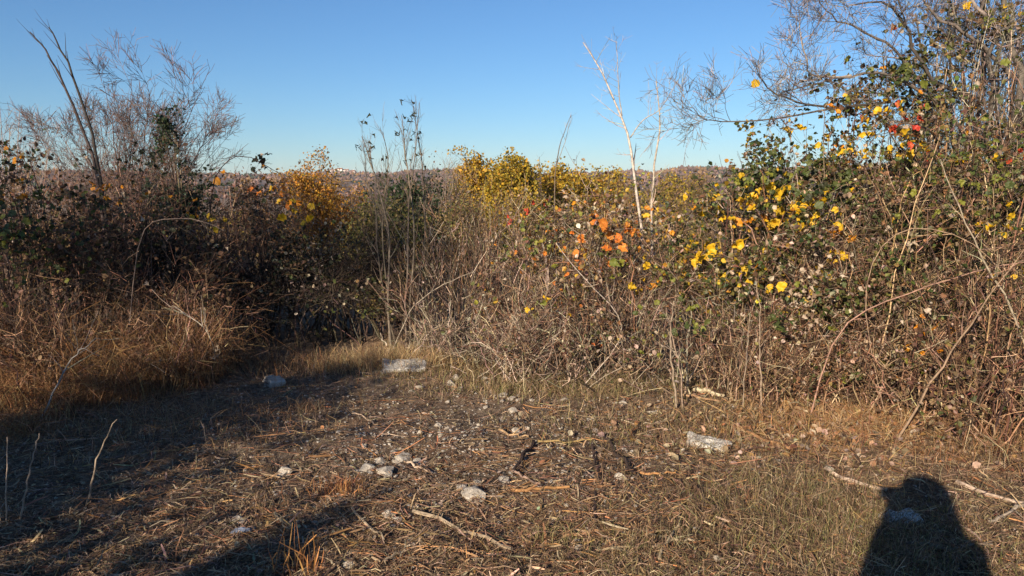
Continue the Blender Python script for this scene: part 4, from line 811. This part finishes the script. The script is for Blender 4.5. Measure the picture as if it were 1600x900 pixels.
# ------------------------------------------------------------------ sticks on the ground
def stick(keys, r, col, label, fork=None, lift=.0):
    r = r * 1.1; P = [gp(*k) for k in keys]; t0 = P[0].copy(); t = thing('stick', label, 'stick', t0)
    Q = poly_from(P, 9); Q[:, 2] = g(Q[:, 0], Q[:, 1]) + r * .8 + .016 + lift * np.linspace(0, 1, 9); Q[1:-1] += .005 * rng.normal(size=(7, 3))
    G = Geo(); G.tubes(Q[None], (r * np.linspace(1, .7, 9))[None], jit(col, 1, .1, .02), 6, True); G.build('shaft', M_BARK, t, smooth=False)
    Q2, R2 = grow(Q[None], np.full((1, 9), r), 2, (.3, .9), .12, .7, 4, 0, .1, .45); Q2[..., 2] = np.maximum(g(Q2[..., 0], Q2[..., 1]) + .006, Q2[..., 2])
    for k in range(2):
        G = Geo(); G.tubes(Q2[k:k+1], R2[k:k+1], jit(col, 1, .1), 4); G.build('side_twig', M_BARK, t)
    return t
DK = [(.055, .036, .03)]; MB = [(.17, .10, .065)]; OR = [(.36, .185, .075)]; PL = [(.34, .26, .18)]; YL = [(.36, .24, .10)]
for keys, r, col, lab in [
    ([(834, 696), (818, 718), (802, 742)], .011, DK, 'thick dark stick lying diagonally in the middle clearing'), ([(800, 742), (822, 752), (846, 768)], .007, [(.3, .2, .15)], 'pinkish stick running down right from the thick dark stick'),
    ([(945, 690), (962, 712), (978, 728), (995, 752)], .010, DK, 'bent dark stick in the centre right of the clearing'), ([(925, 700), (928, 725), (936, 755)], .007, DK, 'short dark stick left of the bent dark stick'),
    ([(840, 694), (880, 697), (925, 692)], .006, YL, 'yellow peeled stick pointing right from the thick dark stick'), ([(780, 676), (800, 684), (826, 687)], .007, [(.42, .27, .15)], 'tan stick under the small dark curved twig'),
    ([(784, 672), (800, 670), (822, 662)], .006, DK, 'small dark curved twig near the crossed twigs'), ([(800, 772), (840, 770), (890, 767)], .009, OR, 'orange peeled stick beside the large cracked stone'),
    ([(645, 806), (700, 820), (750, 842), (800, 866)], .009, PL, 'long pale branch slanting across the bottom middle'), ([(930, 775), (928, 800), (932, 822)], .007, DK, 'dark stub standing in the lower middle'),
    ([(1082, 765), (1115, 800), (1162, 836)], .008, MB, 'upper of two brown sticks on the lower right'), ([(1090, 800), (1125, 822), (1160, 838)], .007, MB, 'lower of two brown sticks on the lower right'),
    ([(550, 650), (572, 655), (590, 668)], .004, PL, 'thin pale twig in the shaded soil'), ([(636, 728), (655, 736), (668, 742)], .006, [(.45, .34, .24)], 'pale stick end beside the stone cluster'),
    ([(1000, 744), (1030, 745), (1055, 744)], .006, OR, 'thin orange stick right of the bent dark stick'), ([(1062, 760), (1072, 750), (1078, 742)], .008, MB, 'short brown stub right of the orange stick'),
    ([(1150, 672), (1200, 695), (1235, 708)], .009, [(.30, .16, .08)], 'brown branch right of the half-buried white block'), ([(1290, 738), (1330, 758), (1385, 772)], .010, [(.45, .34, .25)], 'pale branch leading into the photographer\'s shadow'),
    ([(1495, 760), (1540, 780), (1600, 795), (1640, 800)], .011, [(.36, .28, .21)], 'grey branch on the ground at the right edge'), ([(1600, 795), (1575, 812), (1545, 822)], .009, [(.36, .28, .21)], 'short grey branch forking at the right edge'),
    ([(1310, 665), (1325, 700), (1345, 735)], .010, DK, 'dark stick leaning out from the hedge on the right'), ([(1290, 640), (1305, 665), (1322, 690)], .010, MB, 'brown stick left of the dark leaning stick'),
    ([(1085, 615), (1108, 618), (1130, 624)], .016, [(.55, .43, .30)], 'thick cut branch with pale split end at the hedge foot'), ([(1068, 622), (1100, 628), (1128, 632)], .009, [(.42, .26, .14)], 'reddish cut branch under the thick split one'),
    ([(600, 885), (625, 868), (645, 858)], .006, PL, 'thin pale stick pointing up right at the bottom'), ([(430, 808), (452, 828), (470, 846)], .007, [(.2, .165, .13)], 'grey stick in the deepest shade at the bottom'),
    ([(550, 800), (575, 830), (600, 850)], .006, PL, 'pale stalk left of the long pale branch'), ([(1030, 880), (1050, 840), (1065, 815)], .006, [(.42, .32, .2)], 'upright tan twig at the bottom right of centre'),
    ([(880, 845), (930, 835), (985, 830)], .007, [(.28, .16, .08)], 'brown stick lying level in the lower middle'), ([(1020, 862), (1050, 850), (1085, 852)], .006, PL, 'short pale level stick in the lower right of centre'),
    ([(690, 745), (740, 735), (775, 742)], .004, MB, 'thin brown twig above the large cracked stone'), ([(970, 660), (1010, 668), (1050, 660)], .004, PL, 'thin pale twig behind the bent dark stick'),
    ([(150, 660), (190, 655), (230, 660)], .005, MB, 'brown stick at the foot of the dry grass bank'), ([(1180, 850), (1230, 862), (1300, 858)], .005, MB, 'thin stick in the lower right grass'), ([(1415, 855), (1480, 865), (1550, 858)], .007, [(.22, .17, .13)], 'long stick inside the photographer\'s shadow')]:
    stick(keys, r, col, lab)
# dead fern-like tufts in the foreground
for (px, py, lab, n_, h_) in ((535, 768, 'rust-red dry tuft beside the stone cluster', 260, .09), (455, 893, 'orange dry tuft at the bottom left of centre', 30, .16), (488, 893, 'slim orange dry sprig at the bottom edge', 14, .16), (420, 800, 'small tan dry tuft in the left shade', 90, .08), (860, 845, 'yellow-green tuft in the lower middle', 120, .09), (1240, 600, 'green leafy tuft at the hedge foot', 160, .14), (480, 640, 'tan grass tuft at the edge of the left shade', 150, .12)):
    p = gp(px, py); cols = {'r': [(.42, .18, .08), (.5, .25, .1)], 'o': [(.62, .28, .1), (.55, .3, .14)], 's': [(.6, .28, .1)], 'y': GRN, 'g': LG, 't': STR}['s' if 'small' not in lab and lab[0] == 's' else ('t' if lab[0] == 's' else lab[0])]
    t = thing('grass_tuft', lab, 'tuft', p); xy = gauss_xy(n_, p[:2], .035 if n_ < 40 else .07, .03 if n_ < 40 else .05)
    P, W, C = blades(n_, xy, h_, .0035 if n_ < 40 else .002, cols, .5); G = Geo(); G.ribbons(P, W, C); G.build('blades', M_GRASS, t, kind='stuff')

# ------------------------------------------------------------------ behind the camera: shade trees and the photographer
def shade_tree(name, label, x, y, h, cr, zc, rz, nleaf, cols, trunk=.09, leaf=.09, levels=1):
    z0 = float(g(x, y)); b = np.array([x, y, z0 - .05]); m = 9
    mains = [[b, np.array([x, y, z0 + h * .5]), np.array([x, y, z0 + h * .95])]]
    for k in range(m): mains.append([np.array([x, y, z0 + h * rng.uniform(.2, .5)]), np.array([x, y, zc]) + cr * .5 * rng.normal(size=3), np.array([x, y, zc]) + np.array([cr, cr, rz]) * nrm(rng.normal(size=3)) * .9])
    t, last = bare_tree(name, label, mains, [trunk] + [trunk * .4] * m, [(8, (.3, 1), cr * .7, .6, 5, .2, .12, .6), (6, (.2, 1), cr * .3, .6, 4, .2, .12, .6)], [(.12, .1, .085)])
    L = crown_pts(nleaf, (x, y, zc), cr, cr, rz, 15, .24); L = L[L[:, 2] > z0 + .2]
    G = Geo(); G.leaves(L, leaf * rng.uniform(.6, 1.3, len(L)), jit(cols, len(L)), False); G.build('crown', M_LEAF, t, kind='stuff'); return t
DL = np.array([math.sin(rad(SUN_AZ)), math.cos(rad(SUN_AZ))]); DN = np.array([DL[1], -DL[0]])
def sp(p_, s_): return DN * p_ + DL * s_
q = sp(-2.42, -3.2); shade_tree('columnar_shrub', 'dense dark columnar shrub behind the viewpoint on the left', q[0], q[1], 2.35, .27, 1.2, 1.0, 12000, DGR, .05, .06)
q = sp(-4.0, -5.0); shade_tree('shade_tree', 'low leafy tree behind the viewpoint whose shade covers the left ground', q[0], q[1], 3.45, 1.45, 2.1, 1.4, 10000, OLV + LG, .10, .10)
q = sp(-5.7, -5.5); shade_tree('shade_tree', 'leafy tree further left behind the viewpoint', q[0], q[1], 2.8, 1.2, 1.7, .95, 2600, OLV + BRN, .10, .10)
q = sp(-6.1, -9.0); shade_tree('shade_tree', 'tall half bare tree far behind the viewpoint on the left', q[0], q[1], 7.4, 1.9, 6.3, .75, 2000, OLV + BRN, .12, .10)

def photographer():
    p0 = np.array([.07, -.235, float(g(.07, -.235))])
    t = thing('person', 'photographer in dark clothes whose shadow falls in the lower right', 'person', p0)
    V = []; E = []; R = []
    def add(p, r, par=None):
        V.append(tuple(p)); R.append(r); i = len(V) - 1
        if par is not None: E.append((par, i))
        return i
    pel = add((0, 0, .95), .16); ab = add((0, 0, 1.12), .155, pel); ch = add((0, -.01, 1.32), .17, ab); nk = add((0, .0, 1.49), .065, ch)
    hd = add((0, .02, 1.58), .085, nk); h2 = add((0, .02, 1.64), .10, hd); add((0, .01, 1.71), .06, h2); add((0, .115, 1.62), .02, hd)
    for s in (-1, 1):
        sh = add((s * .17, -.01, 1.42), .085, ch); el = add((s * .23, .06, 1.17), .06, sh); wr = add((s * .125, .135, 1.47), .036, el); pm = add((s * .095, .165, 1.55), .034, wr)
        for k, (dx, dz, ln) in enumerate(((-.015, .035, .9), (0, .012, 1.0), (.0, -.012, .95), (.0, -.032, .75))):
            f1 = add((s * (.075 + dx * .2), .19, 1.585 + dz), .010, pm); f2 = add((s * (.045), .20 - .008 * k, 1.59 + dz), .009, f1); add((s * (.045 - .022 * ln), .195, 1.592 + dz), .008, f2)
        tb = add((s * .07, .17, 1.60), .012, pm); add((s * .045, .175, 1.615), .010, tb)
        hp = add((s * .10, 0, .88), .12, pel); kn = add((s * .12, .02, .49), .075, hp); an = add((s * .13, -.02, .09), .05, kn); hl = add((s * .13, -.01, .045), .045, an); add((s * .145, .17, .035), .035, hl)
    me = bpy.data.meshes.new('body'); me.from_pydata(V, E, []); o = link('body', me, t)
    md = o.modifiers.new('skin', 'SKIN'); md.use_smooth_shade = True
    for i, d in enumerate(me.skin_vertices[0].data): d.radius = (R[i], R[i] * (.8 if i < 3 else 1)); d.use_root = (i == 0)
    o.modifiers.new('subdivision', 'SUBSURF').levels = 1
    me.materials.append(veg_mat('dark_clothing', .8, 0, .2, 20, .3, (.03, .035, .05), (.05, .05, .06)))
    G = Geo()                                     # loose jacket: rings round the trunk and shoulders
    rings = [(.72, .215, .17), (.9, .215, .17), (1.1, .21, .165), (1.3, .215, .165), (1.42, .20, .15), (1.49, .12, .11)]; S = 20; a_ = np.arange(S) / S * 2 * np.pi
    Vv = np.stack([np.stack([rx * np.cos(a_), ry * np.sin(a_), np.full(S, z) + .006 * np.sin(a_ * 5)], 1) for z, rx, ry in rings]) + p0
    bb = (np.arange(len(rings) - 1) * S)[:, None]; ii = np.arange(S); jj = (ii + 1) % S
    G._add(Vv, np.array([.04, .045, .06]), np.stack([bb + ii, bb + jj, bb + S + jj, bb + S + ii], -1)); G.build('jacket', M_TWIG, t, smooth=True)
    for s in (-1, 1):
        sl = poly_from([p0 + [s * .17, 0, 1.42], p0 + [s * .21, .04, 1.28], p0 + [s * .23, .06, 1.17], p0 + [s * .175, .09, 1.34], p0 + [s * .125, .13, 1.46]], 12)
        G2_ = Geo(); G2_.tubes(sl[None], np.linspace(.08, .05, 12)[None], np.array([.04, .045, .06]), 10, True); G2_.build('sleeve', M_TWIG, t, smooth=True)
    G = Geo(); S = 16; a_ = np.arange(S) / S * 2 * np.pi; rings = [(1.44, .19, .16), (1.52, .165, .155), (1.60, .14, .14), (1.66, .128, .13), (1.71, .115, .124), (1.74, .095, .105), (1.765, .05, .055), (1.77, .003, .003)]
    Vv = np.stack([np.stack([rx * np.cos(a_), ry * np.sin(a_) + .015, np.full(S, z)], 1) for z, rx, ry in rings]) + p0; bb = (np.arange(len(rings) - 1) * S)[:, None]; ii = np.arange(S); jj = (ii + 1) % S
    G._add(Vv, np.array([.05, .05, .06]), np.stack([bb + ii, bb + jj, bb + S + jj, bb + S + ii], -1)); G.build('hood', M_TWIG, t, smooth=True)
    ph = thing('phone', 'phone held up in the photographer\'s hands', 'phone', (0, -.045, CAM_Z - .02))
    G = Geo(); box(G, (0, -.045, CAM_Z), (.15, .008, .074), (.02, .02, .022)); G.build('case', M_TWIG, ph)
    G = Geo(); box(G, (0, -.0505, CAM_Z), (.142, .002, .068), (.03, .03, .035)); G.build('screen', M_DARKWIN, ph)
photographer()

for nm, lab, cat in (('dry_grass', 'rough bank of dry reddish grass on the left', 'dry grass'), ('short_grass', 'short olive and tan grass growing over the clearing', 'grass'), ('straw_litter', 'straw and broken stalks strewn over the clearing', 'litter'), ('shredded_stalks', 'shredded plant stalks lying on the clearing', 'litter'),
                     ('twig_litter', 'thin broken twigs lying on the clearing', 'litter'), ('leaf_litter', 'withered leaf scraps on the clearing', 'litter'), ('fallen_leaves', 'fallen brown leaves below the right hedge', 'leaves'), ('pebbles', 'small pale pebbles in the bare soil', 'pebbles')):
    bpy.data.objects[nm]['label'] = lab; bpy.data.objects[nm]['category'] = cat
# ------------------------------------------------------------------ air
G = Geo(); box(G, (0, 950, 18), (7000, 5200, 96)); hz = G.mesh('haze', M_TWIG); hz.materials.clear()
mh, nh, lh = newmat('pale_air'); oh = N(nh, 'ShaderNodeOutputMaterial'); vh = N(nh, 'ShaderNodeVolumePrincipled')
vh.inputs['Density'].default_value = .00009; vh.inputs['Color'].default_value = (.78, .89, 1, 1); vh.inputs['Anisotropy'].default_value = 0
lh.new(vh.outputs[0], oh.inputs['Volume']); hz.materials.append(mh); ho = link('haze', hz); ho['kind'] = 'stuff'
